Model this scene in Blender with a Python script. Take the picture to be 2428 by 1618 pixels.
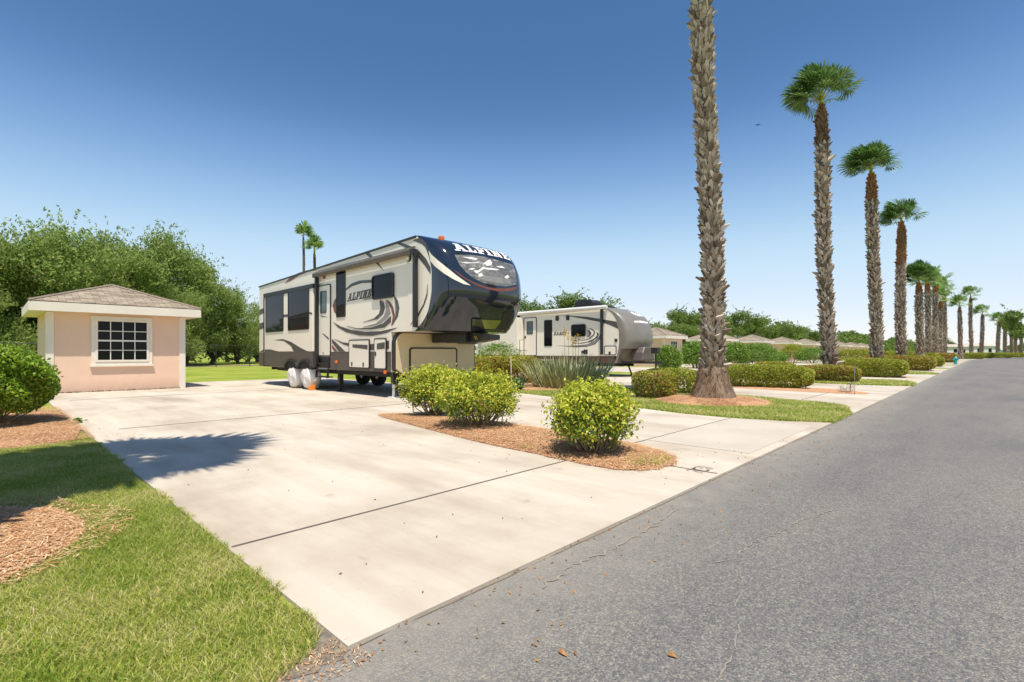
import bpy, bmesh, math, random
import numpy as np
from mathutils import Vector, Matrix
from mathutils.bvhtree import BVHTree
from mathutils.geometry import tessellate_polygon
R = math.radians
sc = bpy.context.scene
for o in list(bpy.data.objects): bpy.data.objects.remove(o)
rng = np.random.default_rng(7); random.seed(7)

# ------------------------------------------------------------------ camera, sky, sun
# world axes: X runs along the road away from the camera, Y runs from the road into the sites
cam_d = bpy.data.cameras.new('camera'); cam = bpy.data.objects.new('camera', cam_d); sc.collection.objects.link(cam)
cam.location = (0, 0, 1.1); cam.rotation_euler = (R(90), 0, R(43.5 - 90))
cam_d.lens = 17.5; cam_d.sensor_width = 36; cam_d.shift_y = 0.0112; cam_d.clip_start = .05; cam_d.clip_end = 3000
sc.camera = cam
SUN = Vector((-.2, -.3, 1)).normalized()
w = bpy.data.worlds.new('World'); sc.world = w; w.use_nodes = True
nt = w.node_tree; bg = nt.nodes['Background']
sky = nt.nodes.new('ShaderNodeTexSky'); sky.sky_type = 'NISHITA'; sky.sun_disc = False
sky.sun_elevation = math.asin(SUN.z); sky.sun_rotation = math.atan2(SUN.x, SUN.y)
sky.air_density = 1.0; sky.dust_density = 0.1; sky.ozone_density = 3.0; sky.altitude = 0
def vmath(op, src, v):
    m_ = nt.nodes.new('ShaderNodeVectorMath'); m_.operation = op; nt.links.new(src, m_.inputs[0]); m_.inputs[1].default_value = v; return m_.outputs[0]
cv = nt.nodes.new('ShaderNodeRGBCurve'); cm = cv.mapping; cm.clip_max_x = cm.clip_max_y = 1
for c_, pts in zip(cm.curves, ([(.19, .33), (.216, .40), (.272, .82), (.369, 1.65), (.497, 2.45), (.75, 3.1)], [(.33, .80), (.371, .93), (.462, 1.55), (.61, 2.6), (.788, 3.35), (1.2, 3.9)], [(.628, 1.78), (.688, 1.98), (.816, 2.85), (.996, 3.75), (1.15, 4.15), (1.5, 4.5)])):
    for x_, y_ in pts: c_.points.new(x_ * .6, y_ / 5)
    c_.points[0].location = (0, 0); c_.points[-1].location = (1, .93)
cm.update(); nt.links.new(vmath('MULTIPLY', sky.outputs[0], (.12, .12, .12)), cv.inputs['Color'])
nt.links.new(vmath('MULTIPLY', cv.outputs[0], (5, 5, 5)), bg.inputs[0])
bg.inputs[1].default_value = .13
sl = bpy.data.lights.new('sun', 'SUN'); sl.energy = 3.55; sl.angle = R(.5); sl.color = (1, .94, .83)
so = bpy.data.objects.new('sun', sl); sc.collection.objects.link(so); so.rotation_euler = SUN.to_track_quat('Z', 'Y').to_euler()
sc.view_settings.view_transform = 'Standard'; sc.view_settings.look = 'None'; sc.view_settings.gamma = 1
sc.view_settings.exposure = .81
sc.cycles.max_bounces = 8; sc.cycles.transparent_max_bounces = 8

# ------------------------------------------------------------------ materials
def newmat(name):
    m = bpy.data.materials.new(name); m.use_nodes = True
    return m, m.node_tree.nodes, m.node_tree.links, m.node_tree.nodes['Principled BSDF']
def ramp(n, cols):
    r = n.new('ShaderNodeValToRGB'); e = r.color_ramp.elements
    while len(e) < len(cols): e.new(.5)
    for k, c in enumerate(cols):
        p, c = c if isinstance(c[1], (tuple, list)) else (k / max(1, len(cols) - 1), c)
        e[k].position = p; e[k].color = (*c, 1)
    return r
def mat(name, base, rough=.6, metal=0, var=None, scale=4, bump=0, bscale=40, coat=0, spec=.5, stretch=None):
    m, n, l, p = newmat(name)
    p.inputs['Base Color'].default_value = (*base, 1); p.inputs['Roughness'].default_value = rough
    p.inputs['Metallic'].default_value = metal; p.inputs['Coat Weight'].default_value = coat
    p.inputs['Specular IOR Level'].default_value = spec
    co = n.new('ShaderNodeTexCoord'); src = co.outputs['Object']
    if stretch:
        mp = n.new('ShaderNodeMapping'); mp.inputs['Scale'].default_value = stretch
        l.new(src, mp.inputs[0]); src = mp.outputs[0]
    if var:
        t = n.new('ShaderNodeTexNoise'); t.inputs['Scale'].default_value = scale; t.inputs['Detail'].default_value = 7
        t.inputs['Roughness'].default_value = .62; l.new(src, t.inputs[0])
        r = ramp(n, [(.32, base), (.68, var)]); l.new(t.outputs[0], r.inputs[0]); l.new(r.outputs[0], p.inputs['Base Color'])
    if bump:
        t = n.new('ShaderNodeTexNoise'); t.inputs['Scale'].default_value = bscale; t.inputs['Detail'].default_value = 5
        l.new(src, t.inputs[0]); b = n.new('ShaderNodeBump'); b.inputs['Strength'].default_value = bump
        b.inputs['Distance'].default_value = .02; l.new(t.outputs[0], b.inputs['Height']); l.new(b.outputs[0], p.inputs['Normal'])
    return m
def leafmat(name, cols, trans=.35, rough=.5, spec=.3):
    m, n, l, p = newmat(name); g = n.new('ShaderNodeNewGeometry'); r = ramp(n, cols)
    l.new(g.outputs['Random Per Island'], r.inputs[0]); l.new(r.outputs[0], p.inputs['Base Color'])
    p.inputs['Roughness'].default_value = rough; p.inputs['Specular IOR Level'].default_value = spec
    t = n.new('ShaderNodeBsdfTranslucent'); l.new(r.outputs[0], t.inputs[0])
    x = n.new('ShaderNodeMixShader'); x.inputs[0].default_value = trans
    l.new(p.outputs[0], x.inputs[1]); l.new(t.outputs[0], x.inputs[2]); l.new(x.outputs[0], n['Material Output'].inputs[0])
    return m
M = {}
M['cream'] = mat('cream_gelcoat', (.84, .755, .63), .28, coat=.2, var=(.81, .725, .60), scale=1.2)
M['cream2'] = mat('pale_gelcoat', (.80, .735, .61), .3, coat=.2, var=(.77, .70, .58), scale=1.2)
M['tan'] = mat('champagne_panel', (.62, .50, .30), .35, coat=.2, var=(.58, .46, .28), scale=1.5)
M['skirt'] = mat('ribbed_dark_skirt', (.075, .06, .05), .45, var=(.10, .085, .072), scale=9, stretch=(1, 6, .3))
M['brown'] = mat('brown_skirt', (.075, .035, .025), .4, var=(.095, .045, .032), scale=5)
M['black'] = mat('black_trim', (.018, .018, .02), .4)
M['rubber'] = mat('rubber', (.02, .02, .02), .8, bump=.3)
M['glass'] = mat('tinted_glass', (.006, .007, .009), .04, spec=.16)
M['doorglass'] = mat('door_glass', (.07, .11, .115), .12, spec=.6)
M['navy'] = mat('navy_gelcoat', (.010, .016, .028), .07, coat=.6, var=(.014, .021, .034), scale=2)
M['grey_dec'] = mat('charcoal_graphic', (.06, .055, .053), .35, var=(.085, .078, .072), scale=3)
M['mid_dec'] = mat('grey_graphic', (.20, .19, .18), .35, var=(.28, .27, .25), scale=3)
M['red_dec'] = mat('rust_graphic', (.16, .045, .03), .35, var=(.2, .07, .05), scale=3)
M['swoosh'] = mat('cream_graphic', (.78, .73, .60), .35)
M['white_dec'] = mat('white_lettering', (.8, .79, .76), .4, var=(.66, .62, .58), scale=6)
M['alu'] = mat('aluminium', (.55, .55, .54), .35, metal=.9)
M['whitepaint'] = mat('white_paint', (.78, .76, .71), .5, var=(.72, .70, .65), scale=3)
M['awning'] = mat('awning_roll', (.10, .088, .075), .55, var=(.16, .14, .12), scale=6)
M['awning_w'] = mat('pale_awning_roll', (.72, .70, .66), .5, var=(.62, .60, .56), scale=4)
M['amber'] = mat('amber_lens', (.75, .17, .02), .25)
M['red_lens'] = mat('red_lens', (.3, .04, .02), .3)
M['chock'] = mat('orange_plastic', (.85, .26, .02), .45)
M['cover'] = mat('white_vinyl', (.82, .80, .77), .5, var=(.66, .61, .55), scale=3, bump=.6, bscale=7)
M['plate'] = mat('grass_reflection_plate', (.30, .32, .14), .2, metal=.85)  # green base colour paints in the reflection of grass
M['capgrey'] = mat('silver_grey_gelcoat', (.175, .16, .135), .4, coat=.05, var=(.21, .192, .163), scale=1.6)
M['capdark'] = mat('dark_grey_gelcoat', (.12, .095, .085), .35)
M['stucco'] = mat('peach_stucco', (.76, .52, .385), .9, var=(.79, .555, .415), scale=2.5, bump=.35, bscale=120)
def splash(m):
    n, l = m.node_tree.nodes, m.node_tree.links; p = n['Principled BSDF']; src = p.inputs['Base Color'].links[0].from_socket; co = n.new('ShaderNodeTexCoord')
    sx_ = n.new('ShaderNodeSeparateXYZ'); l.new(co.outputs['Object'], sx_.inputs[0]); mr = n.new('ShaderNodeMapRange'); mr.inputs[1].default_value = .38; mr.inputs[2].default_value = .0; l.new(sx_.outputs[2], mr.inputs[0])
    t = n.new('ShaderNodeTexNoise'); t.inputs['Scale'].default_value = 6; t.inputs['Detail'].default_value = 9; t.inputs['Roughness'].default_value = .7; l.new(co.outputs['Object'], t.inputs[0])
    a = n.new('ShaderNodeMath'); a.operation = 'MULTIPLY'; l.new(mr.outputs[0], a.inputs[0]); l.new(t.outputs[0], a.inputs[1])
    x = n.new('ShaderNodeMixRGB'); l.new(a.outputs[0], x.inputs[0]); l.new(src, x.inputs[1]); x.inputs[2].default_value = (.40, .27, .19, 1); l.new(x.outputs[0], p.inputs['Base Color'])
splash(M['stucco'])
M['trim'] = mat('cream_trim', (.77, .70, .60), .6, var=(.72, .645, .545), scale=3)
M['wood_l'] = mat('grey_stem', (.20, .14, .09), .85, var=(.30, .22, .15), scale=12)
M['bark'] = mat('dark_bark', (.09, .065, .05), .9, var=(.16, .12, .09), scale=7, bump=.6, bscale=14)
M['trunkcore'] = mat('palm_core', (.085, .058, .04), .95, var=(.15, .105, .075), scale=9, bump=.8, bscale=25, stretch=(1, 1, .25))
M['flare'] = mat('palm_root_flare', (.17, .115, .075), .95, var=(.28, .20, .135), scale=14, bump=1, bscale=30, stretch=(1, 1, .3))
M['boot'] = leafmat('palm_boots', [(0.17, 0.12, 0.085), (0.3, 0.235, 0.18), (0.44, 0.365, 0.295), (0.6, 0.52, 0.435)], .0, .9, .1)
M['boot_mid'] = leafmat('brown_palm_boots', [(.10, .06, .035), (.18, .11, .065), (.27, .17, .10)], .0, .9, .1)
M['boot_new'] = leafmat('fresh_palm_boots', [(.24, .085, .025), (.33, .15, .05), (.25, .12, .055)], .0, .8, .1)
M['frond'] = leafmat('palm_frond', [(0.05, 0.11, 0.025), (0.08, 0.165, 0.04), (0.14, 0.24, 0.06), (0.2, 0.29, 0.09)], .3, .42, .5)
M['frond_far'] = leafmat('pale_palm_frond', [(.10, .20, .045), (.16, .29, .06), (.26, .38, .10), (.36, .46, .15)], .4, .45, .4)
M['mesq'] = leafmat('tree_leaves', [(.17, .26, .055), (.25, .35, .08), (.33, .41, .11), (.42, .47, .16)], .56, .6)
M['mesq2'] = leafmat('dark_tree_leaves', [(.12, .195, .04), (.19, .27, .06), (.27, .34, .09)], .5, .6)
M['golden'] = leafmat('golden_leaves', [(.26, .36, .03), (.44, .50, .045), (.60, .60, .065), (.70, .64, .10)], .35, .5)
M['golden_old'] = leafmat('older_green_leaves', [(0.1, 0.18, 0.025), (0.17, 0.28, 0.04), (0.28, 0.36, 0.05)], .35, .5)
M['glossy'] = leafmat('glossy_green_leaves', [(0.09, 0.19, 0.015), (0.17, 0.3, 0.02), (0.26, 0.38, 0.03), (0.34, 0.44, 0.04)], .35, .42, .45)
M['hedgeg'] = leafmat('hedge_leaves', [(0.2, 0.25, 0.03), (0.32, 0.37, 0.045), (0.44, 0.46, 0.065), (0.5, 0.43, 0.08)], .3, .55)
M['hedger'] = leafmat('reddish_hedge_leaves', [(0.25, 0.22, 0.04), (0.38, 0.31, 0.055), (0.46, 0.34, 0.075), (0.5, 0.26, 0.075)], .3, .55)
M['hedgey'] = leafmat('yellow_hedge_leaves', [(0.22, 0.27, 0.03), (0.34, 0.38, 0.04), (0.46, 0.45, 0.06)], .3, .55)
M['shrubg'] = leafmat('broad_green_leaves', [(0.09, 0.19, 0.022), (0.17, 0.3, 0.035), (0.28, 0.4, 0.055)], .3, .45, .45)
M['aloe'] = leafmat('aloe_leaves', [(0.26, 0.29, 0.12), (0.38, 0.41, 0.2), (0.5, 0.52, 0.29)], .1, .5)
M['agave'] = leafmat('agave_leaves', [(.05, .13, .07), (.09, .18, .1)], .1, .5)
M['dryleaf'] = leafmat('dry_leaf', [(.35, .15, .04), (.45, .22, .07), (.3, .18, .08)], .1, .7)
M['yflower'] = leafmat('yellow_flowers', [(.75, .42, .02), (.8, .55, .05)], .3, .6)
M['pink'] = leafmat('pink_flowers', [(.6, .08, .12), (.7, .2, .25)], .3, .6)
M['grass'] = leafmat('grass_blades', [(.17, .27, .03), (.29, .38, .045), (.44, .47, .075), (.62, .55, .20), (.72, .62, .34)], .4, .6)
def patchy(m):
    n, l = m.node_tree.nodes, m.node_tree.links; co = n.new('ShaderNodeTexCoord'); t = n.new('ShaderNodeTexNoise'); t.inputs['Scale'].default_value = 1.6; t.inputs['Detail'].default_value = 6; l.new(co.outputs['Object'], t.inputs[0])
    mr = n.new('ShaderNodeMapRange'); mr.inputs[1].default_value = .3; mr.inputs[2].default_value = .7; mr.inputs[3].default_value = -.34; mr.inputs[4].default_value = .28; l.new(t.outputs[0], mr.inputs[0])
    r = next(x for x in n if x.type == 'VALTORGB'); g = next(x for x in n if x.type == 'NEW_GEOMETRY'); ad = n.new('ShaderNodeMath'); ad.operation = 'ADD'; l.new(g.outputs['Random Per Island'], ad.inputs[0]); l.new(mr.outputs[0], ad.inputs[1]); l.new(ad.outputs[0], r.inputs[0])
patchy(M['grass'])
M['straw'] = leafmat('pine_straw', [(.40, .18, .075), (.55, .30, .145), (.66, .42, .23), (.74, .56, .35)], .05, .85, .1)
M['teal'] = mat('teal_paint', (.02, .30, .30), .4)
M['steel_dk'] = mat('dark_fence_steel', (.03, .03, .032), .5, metal=.3)
M['siding'] = mat('white_siding', (.58, .58, .56), .6)
M['roofgrey'] = mat('far_roof', (.42, .37, .31), .8)

def concrete_mat():
    m, n, l, p = newmat('concrete'); co = n.new('ShaderNodeTexCoord')
    def noise(s, d=6, st=None):
        t = n.new('ShaderNodeTexNoise'); t.inputs['Scale'].default_value = s; t.inputs['Detail'].default_value = d; t.inputs['Roughness'].default_value = .6
        if st:
            mp = n.new('ShaderNodeMapping'); mp.inputs['Scale'].default_value = st; l.new(co.outputs['Object'], mp.inputs[0]); l.new(mp.outputs[0], t.inputs[0])
        else: l.new(co.outputs['Object'], t.inputs[0])
        return t.outputs[0]
    r1 = ramp(n, [(.32, (.44, .375, .30)), (.5, (.535, .468, .38)), (.7, (.575, .51, .415))]); l.new(noise(.55, 6), r1.inputs[0])
    r2 = ramp(n, [(.33, (.74, .70, .66)), (.55, (1, 1, 1))]); l.new(noise(1.1, 8, (1, .35, 1)), r2.inputs[0])
    r3 = ramp(n, [(.25, (.78, .76, .74)), (.42, (1, 1, 1))]); l.new(noise(30, 4), r3.inputs[0])
    a = n.new('ShaderNodeMixRGB'); a.blend_type = 'MULTIPLY'; a.inputs[0].default_value = .8; l.new(r1.outputs[0], a.inputs[1]); l.new(r2.outputs[0], a.inputs[2])
    b = n.new('ShaderNodeMixRGB'); b.blend_type = 'MULTIPLY'; b.inputs[0].default_value = .35; l.new(a.outputs[0], b.inputs[1]); l.new(r3.outputs[0], b.inputs[2])
    r5 = ramp(n, [(.36, (.80, .77, .74)), (.56, (1, 1, 1))]); l.new(noise(1.5, 7, (1.6, .16, 1)), r5.inputs[0])
    r6 = ramp(n, [(.27, (.60, .54, .48)), (.36, (1, 1, 1))]); l.new(noise(2.3, 9), r6.inputs[0])
    for q_, k_ in ((r5, .55), (r6, .6)):
        c2_ = n.new('ShaderNodeMixRGB'); c2_.blend_type = 'MULTIPLY'; c2_.inputs[0].default_value = k_; l.new(b.outputs[0], c2_.inputs[1]); l.new(q_.outputs[0], c2_.inputs[2]); b = c2_
    l.new(b.outputs[0], p.inputs['Base Color']); p.inputs['Roughness'].default_value = .85; p.inputs['Specular IOR Level'].default_value = .2
    bp = n.new('ShaderNodeBump'); bp.inputs['Strength'].default_value = .25; bp.inputs['Distance'].default_value = .004
    l.new(noise(160, 3), bp.inputs['Height']); l.new(bp.outputs[0], p.inputs['Normal'])
    return m
M['concrete'] = concrete_mat()
def asphalt_mat():
    m, n, l, p = newmat('asphalt'); co = n.new('ShaderNodeTexCoord'); O = co.outputs['Object']
    v = n.new('ShaderNodeTexVoronoi'); v.inputs['Scale'].default_value = 150; l.new(O, v.inputs['Vector'])
    r = ramp(n, [(.0, (.11, .11, .112)), (.35, (.15, .147, .143)), (.7, (.185, .178, .166)), (.95, (.28, .255, .215))])
    sp = n.new('ShaderNodeSeparateColor'); l.new(v.outputs['Color'], sp.inputs[0]); l.new(sp.outputs[0], r.inputs[0])
    ts = n.new('ShaderNodeTexNoise'); ts.inputs['Scale'].default_value = 42; ts.inputs['Detail'].default_value = 6; ts.inputs['Roughness'].default_value = .75; l.new(O, ts.inputs[0])
    rs = ramp(n, [(.3, (.72, .72, .74)), (.5, (.98, .97, .96)), (.72, (1.3, 1.26, 1.18))]); l.new(ts.outputs[0], rs.inputs[0])
    t = n.new('ShaderNodeTexNoise'); t.inputs['Scale'].default_value = .8; t.inputs['Detail'].default_value = 8; t.inputs['Roughness'].default_value = .65
    mpw = n.new('ShaderNodeMapping'); mpw.inputs['Scale'].default_value = (.35, 1.15, 1); l.new(O, mpw.inputs[0]); l.new(mpw.outputs[0], t.inputs[0])
    r2 = ramp(n, [(.3, (.76, .77, .80)), (.5, (.98, .97, .96)), (.7, (1.16, 1.13, 1.07))]); l.new(t.outputs[0], r2.inputs[0])
    a = n.new('ShaderNodeMixRGB'); a.blend_type = 'MULTIPLY'; a.inputs[0].default_value = 1; l.new(r.outputs[0], a.inputs[1]); l.new(r2.outputs[0], a.inputs[2])
    a2 = n.new('ShaderNodeMixRGB'); a2.blend_type = 'MULTIPLY'; a2.inputs[0].default_value = 1; l.new(a.outputs[0], a2.inputs[1]); l.new(rs.outputs[0], a2.inputs[2])
    # sandy dust lying along the edge of the concrete aprons
    sx = n.new('ShaderNodeSeparateXYZ'); l.new(O, sx.inputs[0])
    mr = n.new('ShaderNodeMapRange'); mr.inputs[1].default_value = 1.0; mr.inputs[2].default_value = 1.75; l.new(sx.outputs[1], mr.inputs[0])
    t3 = n.new('ShaderNodeTexNoise'); t3.inputs['Scale'].default_value = 5; t3.inputs['Detail'].default_value = 8; l.new(O, t3.inputs[0])
    mu = n.new('ShaderNodeMath'); mu.operation = 'MULTIPLY'; l.new(mr.outputs[0], mu.inputs[0]); l.new(t3.outputs[0], mu.inputs[1])
    mm = n.new('ShaderNodeMath'); mm.operation = 'MULTIPLY'; mm.use_clamp = True; mm.inputs[1].default_value = 1.25; l.new(mu.outputs[0], mm.inputs[0])
    c = n.new('ShaderNodeMixRGB'); l.new(mm.outputs[0], c.inputs[0]); l.new(a2.outputs[0], c.inputs[1]); c.inputs[2].default_value = (.30, .27, .225, 1)
    l.new(c.outputs[0], p.inputs['Base Color']); p.inputs['Roughness'].default_value = .85; p.inputs['Specular IOR Level'].default_value = .25
    b = n.new('ShaderNodeBump'); b.inputs['Strength'].default_value = .7; b.inputs['Distance'].default_value = .006
    l.new(v.outputs['Distance'], b.inputs['Height']); b.invert = True; l.new(b.outputs[0], p.inputs['Normal'])
    return m
M['asphalt'] = asphalt_mat()
def ground_mat():
    m, n, l, p = newmat('lawn'); co = n.new('ShaderNodeTexCoord'); O = co.outputs['Object']
    t = n.new('ShaderNodeTexNoise'); t.inputs['Scale'].default_value = .5; t.inputs['Detail'].default_value = 9; t.inputs['Roughness'].default_value = .7; l.new(O, t.inputs[0])
    r = ramp(n, [(.3, (.18, .25, .03)), (.5, (.30, .35, .05)), (.7, (.45, .43, .12))]); l.new(t.outputs[0], r.inputs[0])
    t2 = n.new('ShaderNodeTexNoise'); t2.inputs['Scale'].default_value = 55; t2.inputs['Detail'].default_value = 4; l.new(O, t2.inputs[0])
    r2 = ramp(n, [(.3, (.45, .5, .4)), (.6, (1, 1, 1))]); l.new(t2.outputs[0], r2.inputs[0])
    a = n.new('ShaderNodeMixRGB'); a.blend_type = 'MULTIPLY'; a.inputs[0].default_value = .8; l.new(r.outputs[0], a.inputs[1]); l.new(r2.outputs[0], a.inputs[2])
    l.new(a.outputs[0], p.inputs['Base Color']); p.inputs['Roughness'].default_value = .95; p.inputs['Specular IOR Level'].default_value = .1
    b = n.new('ShaderNodeBump'); b.inputs['Strength'].default_value = .8; b.inputs['Distance'].default_value = .03; l.new(t2.outputs[0], b.inputs['Height']); l.new(b.outputs[0], p.inputs['Normal'])
    return m
M['lawn'] = ground_mat()
M['mulch'] = mat('pine_straw_bed', (.38, .18, .085), .95, var=(.58, .335, .185), scale=20, bump=1, bscale=50)
M['dirt'] = mat('dry_dirt', (.42, .29, .18), .95, var=(.33, .27, .13), scale=.8)
M['groove'] = mat('dirt_filled_groove', (.16, .12, .085), .95, var=(.26, .21, .15), scale=7)
M['joint'] = mat('joint_groove', (.11, .09, .075), .95)
M['crackfill'] = mat('sandy_crack', (.30, .26, .20), .95, var=(.20, .18, .15), scale=20)
def shingle_mat():
    m, n, l, p = newmat('shingles'); co = n.new('ShaderNodeTexCoord'); O = co.outputs['UV']
    b = n.new('ShaderNodeTexBrick'); b.inputs['Scale'].default_value = 1; b.inputs['Brick Width'].default_value = .30; b.inputs['Row Height'].default_value = .125
    b.inputs['Mortar Size'].default_value = .006; b.inputs['Color1'].default_value = (.215, .175, .125, 1); b.inputs['Color2'].default_value = (.36, .30, .22, 1)
    b.inputs['Mortar'].default_value = (.07, .055, .045, 1); b.inputs['Bias'].default_value = 0; l.new(O, b.inputs[0])
    t = n.new('ShaderNodeTexNoise'); t.inputs['Scale'].default_value = 3; t.inputs['Detail'].default_value = 8; l.new(O, t.inputs[0])
    r = ramp(n, [(.3, (.75, .72, .7)), (.7, (1.15, 1.12, 1.1))]); l.new(t.outputs[0], r.inputs[0])
    a = n.new('ShaderNodeMixRGB'); a.blend_type = 'MULTIPLY'; a.inputs[0].default_value = 1; l.new(b.outputs[0], a.inputs[1]); l.new(r.outputs[0], a.inputs[2])
    l.new(a.outputs[0], p.inputs['Base Color']); p.inputs['Roughness'].default_value = .95
    bu = n.new('ShaderNodeBump'); bu.inputs['Strength'].default_value = .6; bu.inputs['Distance'].default_value = .01; l.new(b.outputs['Fac'], bu.inputs['Height']); bu.invert = True
    l.new(bu.outputs[0], p.inputs['Normal'])
    return m
M['shingle'] = shingle_mat(); M['ridge'] = mat('ridge_shingle', (.24, .185, .145), .95, var=(.30, .24, .19), scale=8)
def mural_mat():
    m, n, l, p = newmat('landscape_print'); co = n.new('ShaderNodeTexCoord')
    mp = n.new('ShaderNodeMapping'); mp.inputs['Scale'].default_value = (1.2, 1, 3.2); l.new(co.outputs['Object'], mp.inputs[0])
    t = n.new('ShaderNodeTexNoise'); t.inputs['Scale'].default_value = 2.6; t.inputs['Detail'].default_value = 9; t.inputs['Roughness'].default_value = .68; t.inputs['Distortion'].default_value = .8
    l.new(mp.outputs[0], t.inputs[0])
    r = ramp(n, [(.3, (.05, .048, .046)), (.5, (.16, .15, .14)), (.62, (.30, .28, .26)), (.72, (.5, .48, .45))]); l.new(t.outputs[0], r.inputs[0])
    l.new(r.outputs[0], p.inputs['Base Color']); p.inputs['Roughness'].default_value = .12; p.inputs['Coat Weight'].default_value = .4
    return m
M['mural'] = mural_mat()

# ------------------------------------------------------------------ builders
COL = sc.collection
def tag(o, label=None, cat=None, group=None, kind=None):
    if label: o['label'] = label
    if cat: o['category'] = cat
    if group: o['group'] = group
    if kind: o['kind'] = kind
    return o
ORG = {}
def thing(name, loc, label, cat, group=None):
    o = bpy.data.objects.new(name, None); COL.objects.link(o); o.location = loc; o.empty_display_size = .2
    ORG[o.name] = Vector(loc); return tag(o, label, cat, group)
class MB:
    def __init__(s): s.v = []; s.f = []; s.uv = None
    def add(s, vs, fs):
        b = len(s.v); s.v += [tuple(v) for v in vs]; s.f += [tuple(b + i for i in f) for f in fs]; return s
    def box(s, x0, x1, y0, y1, z0, z1):
        x0, x1 = sorted((x0, x1)); y0, y1 = sorted((y0, y1)); z0, z1 = sorted((z0, z1))
        return s.add([(x0, y0, z0), (x1, y0, z0), (x1, y1, z0), (x0, y1, z0), (x0, y0, z1), (x1, y0, z1), (x1, y1, z1), (x0, y1, z1)],
                     [(3, 2, 1, 0), (4, 5, 6, 7), (0, 1, 5, 4), (1, 2, 6, 5), (2, 3, 7, 6), (3, 0, 4, 7)])
    def prism(s, poly, axis, a, b):
        # poly in the two other axes, extruded from a to b along axis
        def P(p, t): return (t, p[0], p[1]) if axis == 'x' else ((p[0], t, p[1]) if axis == 'y' else (p[0], p[1], t))
        n = len(poly); vs = [P(p, a) for p in poly] + [P(p, b) for p in poly]
        fs = [tuple(range(n)), tuple(range(2 * n - 1, n - 1, -1))] + [(i, n + i, n + (i + 1) % n, (i + 1) % n) for i in range(n)]
        return s.add(vs, fs)
    def ring(s, outer, inner, axis, a, b):
        def P(p, t): return (t, p[0], p[1]) if axis == 'x' else ((p[0], t, p[1]) if axis == 'y' else (p[0], p[1], t))
        n = len(outer); vs = [P(p, t) for t in (a, b) for q in (outer, inner) for p in q]; fs = []
        for i in range(n):
            j = (i + 1) % n
            fs += [(i, j, n + j, n + i), (2 * n + i, 3 * n + i, 3 * n + j, 2 * n + j), (i, 2 * n + i, 2 * n + j, j), (n + i, n + j, 3 * n + j, 3 * n + i)]
        return s.add(vs, fs)
    def tube(s, pts, rad, n=10, caps=True):
        pts = [Vector(p) for p in pts]; rad = rad if hasattr(rad, '__len__') else [rad] * len(pts); b = len(s.v); vs = []; fs = []
        up = None
        for i, p in enumerate(pts):
            d = (pts[min(i + 1, len(pts) - 1)] - pts[max(i - 1, 0)]).normalized()
            if up is None: up = Vector((0, 0, 1)) if abs(d.z) < .9 else Vector((1, 0, 0))
            x = d.cross(up).normalized(); y = d.cross(x).normalized(); up = -y if False else up
            for k in range(n):
                a = 2 * math.pi * k / n; vs.append(p + (x * math.cos(a) + y * math.sin(a)) * rad[i])
        for i in range(len(pts) - 1):
            for k in range(n): fs.append((i * n + k, i * n + (k + 1) % n, (i + 1) * n + (k + 1) % n, (i + 1) * n + k))
        if caps: fs += [tuple(range(n - 1, -1, -1)), tuple((len(pts) - 1) * n + k for k in range(n))]
        return s.add(vs, fs)
    def lathe(s, prof, c, n=24):
        vs = []; fs = []; m = len(prof)
        for k in range(n):
            a = 2 * math.pi * k / n
            for r, z in prof: vs.append((c[0] + r * math.cos(a), c[1] + r * math.sin(a), c[2] + z))
        for k in range(n):
            for i in range(m - 1): fs.append((k * m + i, ((k + 1) % n) * m + i, ((k + 1) % n) * m + i + 1, k * m + i + 1))
        return s.add(vs, fs)
    def sphere(s, c, r, n=12):
        r = r if hasattr(r, '__len__') else (r, r, r); pr = [(math.sin(math.pi * i / n), -math.cos(math.pi * i / n)) for i in range(n + 1)]
        b = len(s.v); s.lathe(pr, (0, 0, 0), n * 2)
        for i in range(b, len(s.v)): v = s.v[i]; s.v[i] = (c[0] + v[0] * r[0], c[1] + v[1] * r[1], c[2] + v[2] * r[2])
        return s
    def build(s, name, material, parent=None, loc=None, smooth=None, bevel=0):
        return mesh_obj(name, np.array(s.v, dtype=np.float32), s.f, material, parent, loc, smooth, bevel)
def mesh_obj(name, v, f, material, parent=None, loc=None, smooth=None, bevel=0):
    o_ = Vector((0, 0, 0))
    if parent is not None: o_ = ORG[parent.name]
    elif loc is not None: o_ = Vector(loc)
    me = bpy.data.meshes.new(name); v = np.asarray(v, dtype=np.float32).reshape(-1, 3) - np.array(o_, dtype=np.float32)
    if isinstance(f, np.ndarray):
        k = f.shape[1]; me.vertices.add(len(v)); me.vertices.foreach_set('co', v.ravel())
        me.loops.add(f.size); me.loops.foreach_set('vertex_index', f.ravel().astype(np.int32))
        me.polygons.add(len(f)); me.polygons.foreach_set('loop_start', (np.arange(len(f)) * k).astype(np.int32))
        me.update(calc_edges=True)
    else:
        me.from_pydata(v.tolist(), [], f)
        bm = bmesh.new(); bm.from_mesh(me); bmesh.ops.recalc_face_normals(bm, faces=bm.faces); bm.to_mesh(me); bm.free()
    for mm in (material if isinstance(material, (list, tuple)) else [material]): me.materials.append(mm)
    if smooth is not None:
        me.polygons.foreach_set('use_smooth', np.ones(len(me.polygons), dtype=bool)); me.set_sharp_from_angle(angle=R(smooth))
    o = bpy.data.objects.new(name, me); COL.objects.link(o)
    if parent is not None: o.parent = parent; ORG[o.name] = o_
    else: o.location = o_; ORG[o.name] = o_
    if bevel:
        b = o.modifiers.new('bevel', 'BEVEL'); b.width = bevel; b.segments = 2; b.limit_method = 'ANGLE'
    return o
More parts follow.
